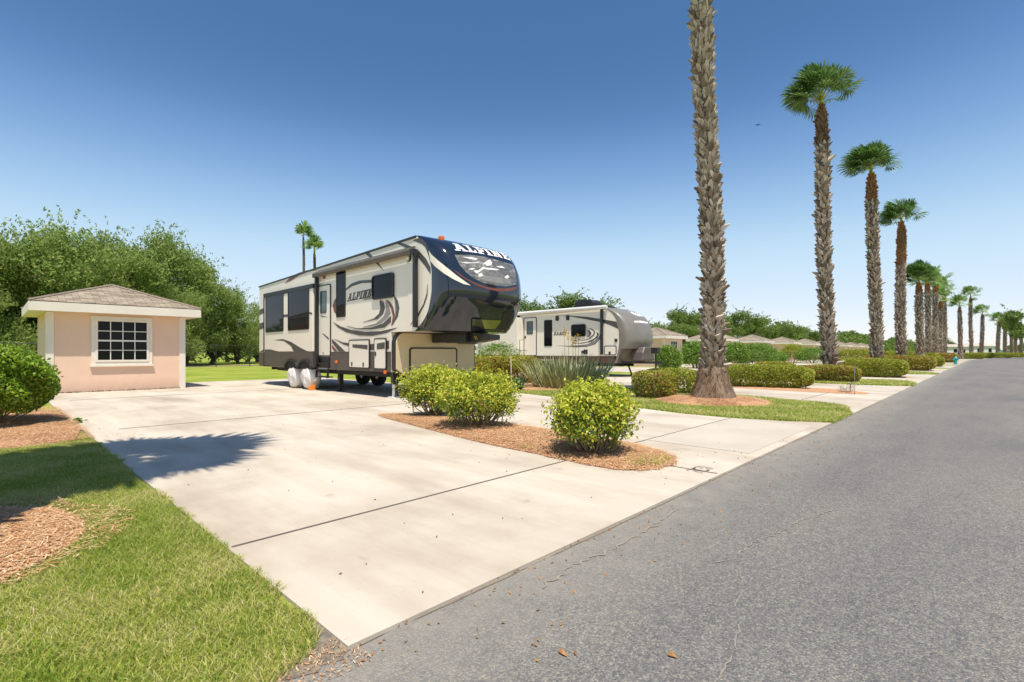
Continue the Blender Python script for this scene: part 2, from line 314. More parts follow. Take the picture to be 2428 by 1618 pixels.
def dup(root, loc, rotz=0, scale=1, label=None, group=None):
    def cp(o, par):
        c = o.copy(); COL.objects.link(c); c.parent = par
        for ch in list(o.children): cp(ch, c)
        return c
    r = cp(root, None); r.location = loc; r.rotation_euler = (0, 0, rotz); r.scale = (scale,) * 3 if not hasattr(scale, '__len__') else scale
    if label: r['label'] = label
    if group: r['group'] = group
    return r
def struct(o): o['kind'] = 'structure'; return o

# measuring helpers: photo position -> ray from where the photograph was taken, met with a plane or surface of the place
CA, SA = math.cos(R(43.5)), math.sin(R(43.5)); EYE = Vector((0, 0, 1.1))
def ray(px, py):
    a = (px - 1176.5) / 1144; b = (810 - py) / 1144
    return Vector((CA + a * SA, SA - a * CA, b))
def zoomer(x0, y0, s): return lambda x, y: ((x0 + x / s) / 1.0319, (y0 + y / s) / 1.0319)
def on_x(px, py, U):
    d = ray(px, py); t = U / d.x; return (t * d.y, 1.1 + t * d.z)
def on_y(px, py, V):
    d = ray(px, py); t = V / d.y; return (t * d.x, 1.1 + t * d.z)
def ground(px, py, z=0):
    d = ray(px, py); t = (z - 1.1) / d.z; return (t * d.x, t * d.y)
def rrect(a0, a1, b0, b1, r, n=4):
    a0, a1 = sorted((a0, a1)); b0, b1 = sorted((b0, b1)); r = min(r, (a1 - a0) / 2.01, (b1 - b0) / 2.01); out = []
    for ca, cb, t in ((a1 - r, b1 - r, 0), (a0 + r, b1 - r, 90), (a0 + r, b0 + r, 180), (a1 - r, b0 + r, 270)):
        for k in range(n + 1): g = R(t + 90 * k / n); out.append((ca + r * math.cos(g), cb + r * math.sin(g)))
    return out
def subdiv_tris(poly, maxl):
    tr = tessellate_polygon([[Vector((p[0], p[1], 0)) for p in poly]])
    st = [tuple(Vector(poly[i]).to_2d() if False else Vector((poly[i][0], poly[i][1])) for i in t) for t in tr]; out = []
    while st:
        a, b, c = st.pop(); L = [(b - a).length, (c - b).length, (a - c).length]; k = L.index(max(L))
        if L[k] <= maxl: out.append((a, b, c)); continue
        if k == 0: m = (a + b) / 2; st += [(a, m, c), (m, b, c)]
        elif k == 1: m = (b + c) / 2; st += [(a, b, m), (a, m, c)]
        else: m = (a + c) / 2; st += [(a, b, m), (m, b, c)]
    return out
def wrap(mb, poly, bvh, rayfn, maxl, off):
    # lays a flat outline on a curved surface as a thin film
    cache = {}
    def hit(p):
        k = (round(p.x, 4), round(p.y, 4))
        if k not in cache:
            o, d = rayfn(p.x, p.y); d = d.normalized(); h = bvh.ray_cast(o, d)
            if h[0] is None: cache[k] = None
            else:
                n = h[1] if h[1].dot(d) < 0 else -h[1]; cache[k] = h[0] + n * off
        return cache[k]
    for t in subdiv_tris(poly, maxl):
        q = [hit(p) for p in t]
        if None in q: continue
        if max((q[0] - q[1]).length, (q[1] - q[2]).length, (q[0] - q[2]).length) > .6: continue
        mb.add(q, [(0, 1, 2)])

# ------------------------------------------------------------------ leaf clouds
def unit(n):
    v = rng.normal(size=(n, 3)); return v / np.linalg.norm(v, axis=1, keepdims=True)
def leaves(c, L, W, up=.5, out=None, ow=.0, droop=0):
    # one folded four-point leaf at each centre
    n = len(c); d = unit(n)
    if out is not None: d = d + out * ow
    d[:, 2] -= droop; d /= np.linalg.norm(d, axis=1, keepdims=True)
    nr = unit(n); nr[:, 2] += up
    if out is not None: nr = nr + out * ow
    s = np.cross(d, nr); s /= np.linalg.norm(s, axis=1, keepdims=True) + 1e-9; nn = np.cross(s, d)
    L = (L * rng.uniform(.65, 1.25, n))[:, None]; W = (W * rng.uniform(.7, 1.2, n))[:, None]
    b = c - d * L * .5; t = c + d * L * .5 - nn * L * .08; m = c + d * L * .02 + nn * W * .25
    v = np.stack([b, m + s * W * .5, t, m - s * W * .5], 1)
    return v.reshape(-1, 3), np.arange(4 * n).reshape(-1, 4)
def cat(parts):
    vs = []; fs = []; b = 0
    for v, f in parts: vs.append(v); fs.append(f + b); b += len(v)
    return np.concatenate(vs), np.concatenate(fs)
def lump(n, p=0):
    k = rng.uniform(2, 7, (6, 3)); ph = rng.uniform(0, 6.28, 6)
    return lambda u: sum(np.sin(u @ k[i] + ph[i]) for i in range(6)) / 6

# ------------------------------------------------------------------ the setting: ground, road, driveways, beds
PITCH = 11.7
def edge(U):
    xs = [-60, 100, 113, 124.5, 136, 148, 160, 171, 183, 194, 215, 260, 330]; ys = [1.73, 1.73, .9, -.3, -1.8, -4.0, -5.6, -7, -8.2, -9.7, -13, -22, -42]
    return float(np.interp(U, xs, ys))
struct(MB().add([(-1500, -1500, -.018), (1500, -1500, -.018), (1500, 1500, -.018), (-1500, 1500, -.018)], [(0, 1, 2, 3)]).build('ground', M['lawn']))
mb = MB(); us = [-60, 0, 40, 80, 100] + list(np.arange(106, 331, 8.)); vs = []
for u in us: vs += [(u, edge(u) + .02, -.012), (u, edge(u) - 6.4, -.012)]
mb.add(vs, [(2 * i, 2 * i + 1, 2 * i + 3, 2 * i + 2) for i in range(len(us) - 1)])
struct(mb.build('road', M['asphalt']))
for k in range(0, 14):
    u0 = k * PITCH; e = lambda u: edge(u + u0)
    left = [(.93, e(0)), (.93, 21.2)] if k == 0 else [(-1.0, e(-1)), (.35, e(0) + .3), (.9, e(0) + .95), (1.5, e(0) + 3), (2.0, 9), (1.2, 12), (.93, 21.2)]
    right = [(10.2, 21.2), (10.0, 9.4), (9.35, 6.5), (8.9, 5.0), (8.62, 4.0), (8.6, 3.1), (8.8, 2.3), (9.1, e(9.2))]
    poly = [(p[0] + u0, p[1]) for p in left + right]
    struct(MB().prism(poly, 'z', -.06, 0.0).build('driveway', M['concrete']))
M['apron'] = mat('weathered_concrete', (.44, .38, .31), .85, var=(.51, .445, .365), scale=1.3, bump=.15, bscale=150)
for k in range(0, 6):
    u0 = k * PITCH; struct(MB().box(u0 + 5.7, u0 + 8.5, 1.85, 3.07, .0012, .0040).build('apron_panel', M['apron']))
mb = MB()
for k in range(0, 8):
    u0 = k * PITCH
    for a, b in ((.95 if k == 0 else 1.3, 4.3), (5.32, 8.55)):
        mb.box(u0 + a, u0 + b, 3.075, 3.092, .001, .004)
    mb.box(u0 + 4.55, u0 + 4.565, 1.76, 2.28, .001, .004)
    for v in (9.0, 15.2): mb.box(u0 + 1.3, u0 + 9.2, v, v + .015, .001, .004)
struct(mb.build('expansion_joint', M['joint']))
def bed(name, pts, h, m='mulch', loc=None):
    pts = np.array(pts, dtype=float); c = pts.mean(0); n = len(pts); vs = []; fs = []
    for i, s in enumerate((1, .88, .7, .4)):
        for p in pts: q = c + (p - c) * s; vs.append((q[0], q[1], .004 + h * (0, .45, .8, 1)[i] + (rng.uniform(-.006, .006) if i else 0)))
    for i in range(3): fs += [(i * n + j, i * n + (j + 1) % n, (i + 1) * n + (j + 1) % n, (i + 1) * n + j) for j in range(n)]
    fs.append(tuple(3 * n + j for j in range(n)))
    return struct(MB().add(vs, fs).build(name, M[m], smooth=60))
def smooth_loop(pts, it=2):
    p = np.array(pts, dtype=float)
    for _ in range(it):
        q = np.roll(p, -1, 0); p = np.stack([p * .75 + q * .25, p * .25 + q * .75], 1).reshape(-1, 2)
    return p
ISLE = smooth_loop([(4.69, 7.9), (4.45, 6.4), (4.2, 5.0), (4.12, 3.8), (4.06, 3.0), (4.02, 2.5), (4.3, 2.22), (4.75, 2.22), (5.12, 2.5), (5.34, 2.95), (5.42, 3.6), (5.52, 4.8), (5.5, 6.2), (5.2, 7.6)]); ISLE = ISLE + rng.normal(0, .013, ISLE.shape)
for k in range(0, 7): bed('mulch_bed', ISLE + np.array([PITCH * k, 0]), .045)
def circle(c, r, n=26, jit=.08, ry=None):
    return [(c[0] + r * math.cos(a) * (1 + rng.uniform(-jit, jit)), c[1] + (ry or r) * math.sin(a) * (1 + rng.uniform(-jit, jit))) for a in np.linspace(0, 2 * math.pi, n, endpoint=False)]
bed('mulch_bed', circle((11.2, 4.45), 1.28), .10)
for k in range(2, 7): bed('mulch_bed', circle((11.2 + PITCH * (k - 1), 4.4), 1.0), .08)
P0RING = circle((-.5, 4.25), .96, jit=.05); bed('mulch_bed', P0RING, .04)
LEFTBED = [(.92, 8.25), (.93, 12.9), (.2, 13.6), (-1.6, 13.6), (-2.2, 11), (-2, 8.4), (-.6, 8.0), (.2, 8.05)]
bed('mulch_bed', smooth_loop(LEFTBED, 1), .05)
bed('mulch_bed', smooth_loop([(10.6, 8.3), (13.6, 8.6), (14.6, 11.5), (14.0, 14.5), (11.5, 14.6), (10.3, 12)], 2), .05)
struct(MB().box(-60, 400, 43.6, 47.5, -.03, -.012).build('dirt_path', M['dirt']))
M['edge_dirt'] = mat('grey_edge_dirt', (.13, .115, .095), .95, var=(.30, .235, .16), scale=22, bump=.8, bscale=60)
struct(MB().add([(.5, 1.69, -.0095)] + [(x, 1.70 + rng.uniform(-.025, .015), -.0095) for x in np.arange(.55, .93, .03)] + [(.935, 1.72, -.0095), (.935, 2.1, -.0095), (.86, 1.84, -.0095), (.62, 1.74, -.0095)], [tuple(range(18))]).build('dirt_patch', M['edge_dirt']))
# sandy cracks in the asphalt
def ribbon(pts, wd, z, mb, jit=.0, step=.06, brk=False):
    p = [Vector((a[0], a[1], 0)) for a in pts]; out = []
    for i in range(len(p) - 1):
        n = max(1, int((p[i + 1] - p[i]).length / step))
        for k in range(n): out.append(p[i].lerp(p[i + 1], k / n))
    out.append(p[-1]); vs = []
    for i, q in enumerate(out):
        d = (out[min(i + 1, len(out) - 1)] - out[max(i - 1, 0)]).normalized(); s = Vector((-d.y, d.x, 0)); j = random.uniform(-jit, jit); ww = wd * random.uniform(.5, 1.3)
        ww *= max(.02, min(1, 1.5 + 2.4 * math.sin(i * .55 + wd * 900) * random.random())) if brk else 1
        vs += [(q.x + s.x * (j + ww / 2), q.y + s.y * (j + ww / 2), z), (q.x + s.x * (j - ww / 2), q.y + s.y * (j - ww / 2), z)]
    mb.add(vs, [(2 * i, 2 * i + 1, 2 * i + 3, 2 * i + 2) for i in range(len(out) - 1)])
mb = MB()
ribbon([ground(*p) for p in [(1632, 1566), (1655, 1545), (1668, 1520), (1688, 1492), (1692, 1460), (1700, 1430)]], .006, -.008, mb, .006, .02, True)
ribbon([ground(*p) for p in [(1690, 1390), (1705, 1340), (1700, 1300)]], .006, -.008, mb, .006, .02, True)
ribbon([ground(*p) for p in [(1240, 1345), (1330, 1290), (1400, 1262), (1480, 1222), (1560, 1165)]], .014, -.008, mb, .02, .03, True)
ribbon([ground(*p) for p in [(1650, 1290), (1750, 1235), (1850, 1190), (1920, 1165)]], .009, -.008, mb, .018, .03, True)
struct(mb.build('road_crack', M['crackfill']))
mb = MB(); ribbon([(.95, 1.715), (3, 1.712), (6, 1.716), (9.2, 1.712), (14, 1.70)], .011, -.0085, mb, .003, .08, True)
struct(mb.build('edge_groove', M['groove']))
zA = zoomer(1560, 1060, 11.765); mb = MB()
for i, s in enumerate(([(800, 665), (900, 635), (1000, 610), (1060, 575), (1180, 552), (1300, 572), (1540, 618)], [(1000, 610), (1060, 645), (1180, 672), (1310, 692), (1400, 670), (1435, 648), (1340, 622)], [(965, 650), (1060, 690), (1150, 722), (1250, 738)], [(1170, 600), (1270, 616)])):
    ribbon([ground(*zA(*p)) for p in s], .013, .008 + i * .0007, mb, .001, .05)
tag(mb.build('ground_mark', M['joint'], loc=(4.6, 2, 0)), 'dark hand drawn curling mark on the pale concrete apron by the road', 'ground mark')

# ------------------------------------------------------------------ the large fifth wheel trailer
z1 = zoomer(600, 520, 3.5636); T1U = 6.62; T1W = 2.5
def roofz(V): return 3.42 + (18.6 - V) / 9.5 * .29
T1 = thing('fifth_wheel_trailer', (7.87, 13.6, 0), 'large cream fifth wheel trailer with glossy navy nose cap lettered ALPINE', 'trailer')
def cap_surface(mb, seam, front, zs, cx, hw, n=3.0, nu=40):
    vs = []; fs = []
    for z in zs:
        s = float(np.interp(z, [p[0] for p in seam], [p[1] for p in seam])); fr = float(np.interp(z, [p[0] for p in front], [p[1] for p in front]))
        for i in range(nu + 1):
            th = math.pi * i / nu; c = -math.cos(th); u = math.copysign(abs(c) ** (2 / n), c); d = abs(math.sin(th)) ** (2 / n)
            vs.append((cx + hw * u, s - (s - fr) * d, z))
    m = nu + 1
    for j in range(len(zs) - 1):
        for i in range(nu): fs.append((j * m + i, j * m + i + 1, (j + 1) * m + i + 1, (j + 1) * m + i))
    fs.append(tuple((len(zs) - 1) * m + i for i in range(m))); fs.append(tuple(range(m)))
    return mb.add(vs, fs)
def sm_interp(pts):  # refined monotone profile
    z = np.array([p[0] for p in pts]); v = np.array([p[1] for p in pts]); zz = np.linspace(z[0], z[-1], 60)
    vv = np.interp(zz, z, v)
    for _ in range(6): vv[1:-1] = (vv[:-2] + 2 * vv[1:-1] + vv[2:]) / 4
    return list(zip(zz, vv))
seam1 = sm_interp([(1.58, 9.30), (1.75, 9.02), (2.0, 8.80), (2.4, 8.68), (2.9, 8.68), (3.2, 8.78), (3.5, 8.96), (3.715, 9.22)])
front1 = sm_interp([(1.58, 8.42), (1.9, 8.2), (2.2, 8.02), (2.45, 7.97), (2.7, 8.0), (3.0, 8.08), (3.3, 8.24), (3.5, 8.45), (3.64, 8.72), (3.715, 9.10)])
capz = list(np.linspace(1.58, 3.55, 34)) + [3.6, 3.64, 3.67, 3.695, 3.71, 3.715]
cap_mb = cap_surface(MB(), seam1, front1, capz, T1U + T1W / 2, T1W / 2)
# body profile follows the seam of the cap so the two butt together
prof = [(18.6, .62), (18.6, 3.42), (9.22, 3.70)] + [(v + .004, z) for z, v in reversed(seam1) if 1.6 < z < 3.70] + [(9.30, 1.585), (10.25, 1.585), (10.25, .63)]
body_mb = MB().prism(prof, 'x', T1U, T1U + T1W)
T1body = body_mb.build('body', M['cream'], T1)
T1cap = cap_mb.build('nose_cap', M['navy'], T1, smooth=50)
bvh1 = BVHTree.FromPolygons([Vector(v) for v in body_mb.v + cap_mb.v], body_mb.f + [tuple(i + len(body_mb.v) for i in f) for f in cap_mb.f])
def side_poly(pts, U, zf): return [on_x(*zf(*p), U) for p in pts]
def decals(name, mat_, polys, parent, U, zf, t=.004, k0=0):
    for k, p in enumerate(polys): MB().prism(side_poly(p, U, zf), 'x', U, U - t - .0004 * (k + k0)).build(name, mat_, parent)
# dark ribbed lower skirt, in two runs either side of the entry steps
def sx(x, y=1125, U=T1U): return on_x(*z1(x, y), U)[0]
d0, d1 = sx(545), sx(655)
mb = MB().box(T1U - .012, T1U, 10.25, d1, .63, 1.10).box(T1U - .012, T1U, d0, 18.6, .63, 1.10)
mb.box(T1U - .016, T1U, 10.25, d1, 1.103, 1.12)
mb.build('lower_skirt', M['skirt'], T1)
mb = MB().box(T1U + .001, T1U + .9, d1 + .01, d0 - .01, .34, .40)
MB().box(T1U - .010, T1U, d1, d0, .66, .98).build('step_well', M['black'], T1)
mb = MB()
for z, o in ((.80, .012), (.62, .016), (.42, .02)): mb.box(T1U - o - .07, T1U + .1, d1 + .05, d0 - .05, z - .03, z)
for v in (d1 + .04, d0 - .06):
    mb.prism([(T1U - .03, .92), (T1U - .011, .92), (T1U - .03, .38), (T1U - .10, .38)], 'y', v, v + .02)
mb.box(T1U - .03, T1U - .011, d1 + .02, d0 - .02, .93, .965)
mb.build('entry_steps', M['steel_dk'], T1)
# slide-out
SU = T1U - .11
sa, sb = sx(505, 1000, SU), sx(95, 1000, SU)
MB().box(SU, T1U + .05, sa, sb, 1.125, 2.98).build('slide_out', M['cream'], T1, bevel=.02)
mb = MB().box(SU - .02, T1U, sa - .05, sb + .04, 2.985, 3.10).box(SU - .015, T1U, sb + .003, sb + .05, 1.13, 2.98).box(SU - .015, T1U, sb + .004, sb + .045, .64, 1.122)
mb.build('slide_trim', M['black'], T1)
MB().box(SU - .004, T1U - .013, sa, sb, .66, 1.122).build('slide_skirt', M['skirt'], T1)
# graphics on the side
D = [[(1205, 200), (1250, 198), (1330, 225), (1400, 265), (1460, 330), (1500, 405), (1502, 465), (1455, 395), (1400, 325), (1340, 270), (1280, 235)],
     [(1350, 178), (1400, 158), (1430, 162), (1462, 205), (1482, 270), (1470, 250), (1430, 210)],
     [(935, 280), (975, 275), (1022, 325), (995, 330)], [(1030, 362), (1050, 358), (1110, 440)],
     [(55, 765), (92, 750), (92, 790), (55, 810)], [(55, 880), (92, 870), (92, 920), (55, 932)],
     [(55, 1120), (92, 1100), (92, 1120)],
     [(680, 870), (740, 905), (830, 935), (950, 950), (1080, 945), (1220, 915), (1130, 960), (1010, 985), (900, 982), (790, 955), (720, 915)],
     [(685, 1010), (760, 1040), (880, 1055), (1000, 1055), (1150, 1025), (1150, 1095), (1000, 1105), (880, 1090), (770, 1060)],
     [(668, 1012), (700, 1040), (780, 1117), (725, 1117), (668, 1040)],
     [(783, 590), (830, 545), (900, 518), (1013, 510), (1013, 535), (920, 540), (840, 565), (783, 603)],
     [(1078, 680), (1105, 700), (1115, 750), (1100, 800), (1050, 845), (930, 868), (1020, 840), (1065, 800), (1078, 750), (1070, 700)],
     [(1195, 640), (1225, 690), (1237, 750), (1225, 820), (1180, 890), (1205, 820), (1215, 750), (1205, 690), (1193, 665)],
     [(790, 900), (880, 922), (1000, 915), (1100, 880), (1168, 815), (1165, 870), (1110, 915), (1000, 932), (880, 930)],
     [(1478, 545), (1475, 640), (1450, 720), (1390, 830), (1330, 890), (1385, 815), (1440, 720), (1468, 630)],
     [(1382, 915), (1430, 885), (1462, 830), (1478, 780), (1470, 850), (1445, 915)]]
decals('side_graphic', M['grey_dec'], D, T1, T1U, z1)
decals('rust_graphic', M['red_dec'], [[(1120, 680), (1150, 690), (1185, 740), (1200, 810), (1185, 890), (1168, 900), (1182, 820), (1165, 750)],
     [(708, 655), (685, 690), (675, 730), (685, 780), (706, 805)], [(668, 1060), (715, 1117), (690, 1117), (668, 1088)],
     [(270, 540), (310, 495), (380, 455), (460, 430), (550, 428), (470, 442), (390, 475), (320, 520)]], T1, T1U, z1, .005)
decals('pale_graphic', M['mid_dec'], [[(1120, 690), (1150, 740), (1165, 790), (1140, 830), (1080, 880), (1000, 905), (930, 908), (1040, 880), (1105, 820), (1125, 760)],
     [(1195, 665), (1207, 700), (1217, 750), (1207, 820), (1190, 870), (1204, 810), (1200, 740)]], T1, T1U, z1, .006)
decals('slide_graphic', M['grey_dec'], [[(180, 1020), (250, 1012), (320, 1035), (400, 1085), (470, 1120), (345, 1120), (320, 1070), (260, 1028)], [(100, 1100), (150, 1100), (220, 1120), (100, 1120)],
     [(258, 805), (297, 803), (297, 825), (258, 827)], [(475, 783), (500, 790), (500, 805), (475, 800)]], T1, SU, z1)
# windows, door, compartment doors
def window(parent, quad, U, zf, r=.06, fw=.03, name='window', glass='glass', fm='black', t=.018):
    q = side_poly(quad, U, zf); V0 = min(p[0] for p in q); V1 = max(p[0] for p in q); zz = sorted(p[1] for p in q); a = (zz[0] + zz[1]) / 2; b = (zz[2] + zz[3]) / 2
    n = len(rrect(0, 1, 0, 1, .1)); f = MB().ring(rrect(V0, V1, a, b, r), rrect(V0 + fw, V1 - fw, a + fw, b - fw, max(.01, r - fw * .6)), 'x', U - t, U + .002).build(name, M[fm], parent)
    MB().prism(rrect(V0 + fw, V1 - fw, a + fw, b - fw, max(.01, r - fw * .6)), 'x', U - t * .55, U - .002).build('pane', M[glass], f)
    return f, (V0, V1, a, b)
window(T1, [(108, 655), (258, 622), (258, 945), (108, 960)], SU, z1)
window(T1, [(297, 607), (475, 575), (475, 932), (297, 942)], SU, z1)
window(T1, [(710, 440), (783, 432), (778, 828), (706, 830)], T1U, z1, .05)
f, q = window(T1, [(1015, 480), (1195, 448), (1195, 665), (1015, 678)], T1U, z1, .09, t=.05)
def hatch(parent, quad, U, zf, name, m, fw=.025, r=.05):
    q = side_poly(quad, U, zf); V0 = min(p[0] for p in q); V1 = max(p[0] for p in q); zz = sorted(p[1] for p in q); a = (zz[0] + zz[1]) / 2; b = (zz[2] + zz[3]) / 2
    d = MB().prism(rrect(V0 + fw, V1 - fw, a + fw, b - fw, r * .7), 'x', U - .022, U).build(name, m, parent)
    MB().ring(rrect(V0, V1, a, b, r), rrect(V0 + fw, V1 - fw, a + fw, b - fw, r * .7), 'x', U - .026, U).build('gasket', M['black'], d)
    return d, (V0, V1, a, b)
def latch(d, U, v, z, h=.11, wd=.05):
    MB().prism(rrect(v - wd / 2, v + wd / 2, z - h / 2, z + h / 2, .02), 'x', U - .034, U - .02).build('latch', M['black'], d)
dr, dq = hatch(T1, [(545, 560), (660, 550), (655, 1155), (545, 1160)], T1U, z1, 'entry_door', M['cream2'], .03, .07)
w4 = side_poly([(575, 612), (627, 607), (624, 795), (575, 797)], T1U, z1); a0, a1 = sorted((w4[0][0], w4[1][0]))
MB().ring(rrect(a0, a1, w4[3][1], w4[0][1], .03), rrect(a0 + .02, a1 - .02, w4[3][1] + .02, w4[0][1] - .02, .02), 'x', T1U - .032, T1U - .018).build('door_window_frame', M['black'], dr)
MB().prism(rrect(a0 + .02, a1 - .02, w4[3][1] + .02, w4[0][1] - .02, .02), 'x', T1U - .027, T1U - .018).build('door_pane', M['doorglass'], dr)
latch(dr, T1U, (dq[0] + dq[1]) / 2 + .01, dq[2] + .09, .06, .025)
def rail(parent, U, V, z0, z1_, name='grab_rail', off=.09):
    return MB().tube([(U, V, z1_), (U - off * .6, V, z1_ + .01), (U - off, V - .02, z1_ - .06), (U - off, V - .03, (z0 + z1_) / 2), (U - off, V - .02, z0 + .06), (U - off * .6, V, z0 - .01), (U, V, z0)], .016, 8).build(name, M['black'], parent, smooth=50)
rv = sx(560, 900); rail(T1, T1U - .02, rv + .05, on_x(*z1(560, 1020), T1U)[1], on_x(*z1(560, 855), T1U)[1])
h1, q1 = hatch(T1, [(818, 1018), (988, 1013), (985, 1262), (815, 1255)], T1U - .016, z1, 'compartment_door', M['cream2'])
for x, y in ((847, 1222), (943, 1228)): latch(h1, T1U - .016, *on_x(*z1(x, y), T1U))
h2, q2 = hatch(T1, [(1030, 1003), (1130, 1005), (1127, 1270), (1028, 1265)], T1U - .016, z1, 'compartment_door', M['cream2'])
latch(h2, T1U - .016, *on_x(*z1(1047, 1138), T1U))
decals('door_graphic', M['grey_dec'], [[(840, 1056), (968, 1062), (968, 1100), (840, 1083)]], h1, T1U - .039, z1, .002)
decals('door_graphic', M['grey_dec'], [[(1046, 1050), (1113, 1038), (1113, 1094), (1046, 1100)]], h2, T1U - .039, z1, .002)
decals('door_graphic', M['grey_dec'], [[(583, 962), (600, 970), (640, 1002), (640, 1020), (600, 980)], [(570, 812), (632, 826), (575, 823)]], dr, T1U - .023, z1, .003)
# gutter, roof rim, awning
mb = MB().prism([(18.63, 3.40), (18.63, 3.44), (9.24, 3.725), (9.24, 3.675)], 'x', T1U - .02, T1U + T1W + .02); mb.build('roof_rim', M['black'], T1)
ar = on_x(*z1(530, 468), T1U - .12); af = on_x(*z1(1335, 268), T1U - .12)
MB().tube([(T1U - .12, ar[0], ar[1]), (T1U - .12, af[0], af[1])], .075, 14).build('awning_roll', M['awning'], T1, smooth=50)
MB().prism([(ar[0], ar[1] + .05), (ar[0], ar[1] + .12), (af[0], af[1] + .12), (af[0], af[1] + .05)], 'x', T1U - .05, T1U - .002).build('awning_rail', M['awning'], T1)
for nm, V, z0, z1_ in (('awning_arm', af[0] - .10, 1.66, af[1] + .03), ('awning_arm', ar[0] + .04, .75, ar[1] + .04)):
    a = MB().box(T1U - .125, T1U - .03, V - .045, V + .045, z0, z1_).build(nm, M['black'], T1, bevel=.01)
    MB().box(T1U - .17, T1U - .06, V - .03, V + .09, z1_ - .12, z1_ - .001).build('bracket', M['black'], a, bevel=.01)
def disc_light(parent, U, c, r, m, name, rim=True):
    n = 16; pl = [(c[0] + r * math.cos(2 * math.pi * k / n), c[1] + r * math.sin(2 * math.pi * k / n)) for k in range(n)]
    o = MB().prism(pl, 'x', U - .04, U).build(name, M[m], parent, bevel=.01)
    return o
pc = on_x(*z1(1320, 328), T1U); o = disc_light(T1, T1U, pc, .085, 'black', 'porch_light')
MB().sphere((T1U - .042, pc[0], pc[1]), (.025, .065, .065), 8).build('lens', M['whitepaint'], o, smooth=60)
disc_light(T1, T1U, on_x(*z1(605, 490), T1U), .055, 'red_lens', 'door_light')
for x, y in ((713, 1205), (1125, 1292)):
    c = on_x(*z1(x, y), T1U); MB().box(T1U - .05, T1U - .012, c[0] - .045, c[0] + .045, c[1] - .04, c[1] + .04).build('marker_lamp', M['amber'], T1, bevel=.012)
MB().box(7.02, 7.13, 8.86, 8.98, 3.60, 3.735).build('marker_lamp', M['amber'], T1, bevel=.02)
# lettering: slab-serif capitals built from strokes
GL = {'A': (1.04, [[(.10, .0), (.32, .0), (.62, 1), (.38, 1)], [(.70, 0), (.98, 0), (.66, 1), (.40, 1)], [(.26, .28), (.80, .28), (.74, .44), (.32, .44)], [(0, 0), (.44, 0), (.44, .15), (0, .15)], [(.60, 0), (1.06, 0), (1.06, .15), (.60, .15)], [(.22, .87), (.70, .87), (.70, 1), (.22, 1)]]),
      'L': (.82, [[(.14, 0), (.42, 0), (.42, 1), (.14, 1)], [(0, 0), (.8, 0), (.8, .2), (0, .2)], [(.62, .1), (.8, .1), (.8, .42), (.66, .42)], [(0, .86), (.56, .86), (.56, 1), (0, 1)]]),
      'P': (.84, [[(.14, 0), (.42, 0), (.42, 1), (.14, 1)], [(0, 0), (.56, 0), (.56, .15), (0, .15)], [(0, .84), (.62, .84), (.78, .93), (.62, 1), (0, 1)], [(.4, .36), (.66, .36), (.8, .46), (.8, .92), (.6, .92), (.6, .5), (.4, .5)]]),
      'I': (.56, [[(.14, 0), (.42, 0), (.42, 1), (.14, 1)], [(0, 0), (.56, 0), (.56, .15), (0, .15)], [(0, .85), (.56, .85), (.56, 1), (0, 1)]]),
      'N': (1.02, [[(.14, 0), (.36, 0), (.36, 1), (.14, 1)], [(.7, 0), (.92, 0), (.92, 1), (.7, 1)], [(.14, 1), (.42, 1), (.92, 0), (.66, 0)], [(0, 0), (.48, 0), (.48, .14), (0, .14)], [(.56, .86), (1.04, .86), (1.04, 1), (.56, 1)], [(0, .86), (.3, .86), (.3, 1), (0, 1)]]),
      'E': (.86, [[(.14, 0), (.42, 0), (.42, 1), (.14, 1)], [(0, 0), (.84, 0), (.84, .18), (0, .18)], [(.66, .1), (.84, .1), (.84, .36), (.7, .36)], [(0, .83), (.8, .83), (.8, 1), (0, 1)], [(.64, .62), (.8, .62), (.8, .9), (.68, .9)], [(.4, .43), (.62, .43), (.62, .57), (.4, .57)], [(.56, .34), (.65, .34), (.65, .66), (.56, .66)]]),
      'G': (.9, [[(.1, .15), (.36, .15), (.36, .85), (.1, .85)], [(.12, 0), (.84, 0), (.84, .18), (.12, .18)], [(.12, .82), (.84, .82), (.84, 1), (.12, 1)], [(.6, .1), (.84, .1), (.84, .5), (.6, .5)], [(.46, .38), (.9, .38), (.9, .52), (.46, .52)]])}
def word(txt, gap=.08):
    x = 0; out = []
    for ch in txt:
        wd, st = GL[ch]; out += [[(p[0] + x, p[1]) for p in s] for s in st]; x += wd + gap
    x -= gap; return [[(p[0] / x, p[1]) for p in s] for s in out]
mb = MB(); shadow = MB()
for i, s in enumerate(word('ALPINE')):   # on the brow of the cap
    f = lambda x, y: (Vector((7.0 + 1.74 * x, 5, 3.335 + .195 * y - .02 * (2 * x - 1) ** 2)), Vector((0, 1, 0)))
    wrap(mb, s, bvh1, f, .08, .004 + .0005 * i); 
mb.build('cap_lettering', M['white_dec'], T1cap)
mb = MB(); sc0 = on_x(*z1(793, 697), T1U); sc1 = on_x(*z1(1012, 655), T1U); top = on_x(*z1(1012, 585), T1U)[1]
for i, s in enumerate(word('ALPINE')):
    P = [(sc0[0] + (sc1[0] - sc0[0]) * (x * .92 + .08 * y), sc0[1] + (sc1[1] - sc0[1]) * x + (top - sc1[1]) * y) for x, y in s]
    mb.prism(P, 'x', T1U, T1U - .004 - .0004 * i)
mb.build('side_lettering', M['grey_dec'], T1)
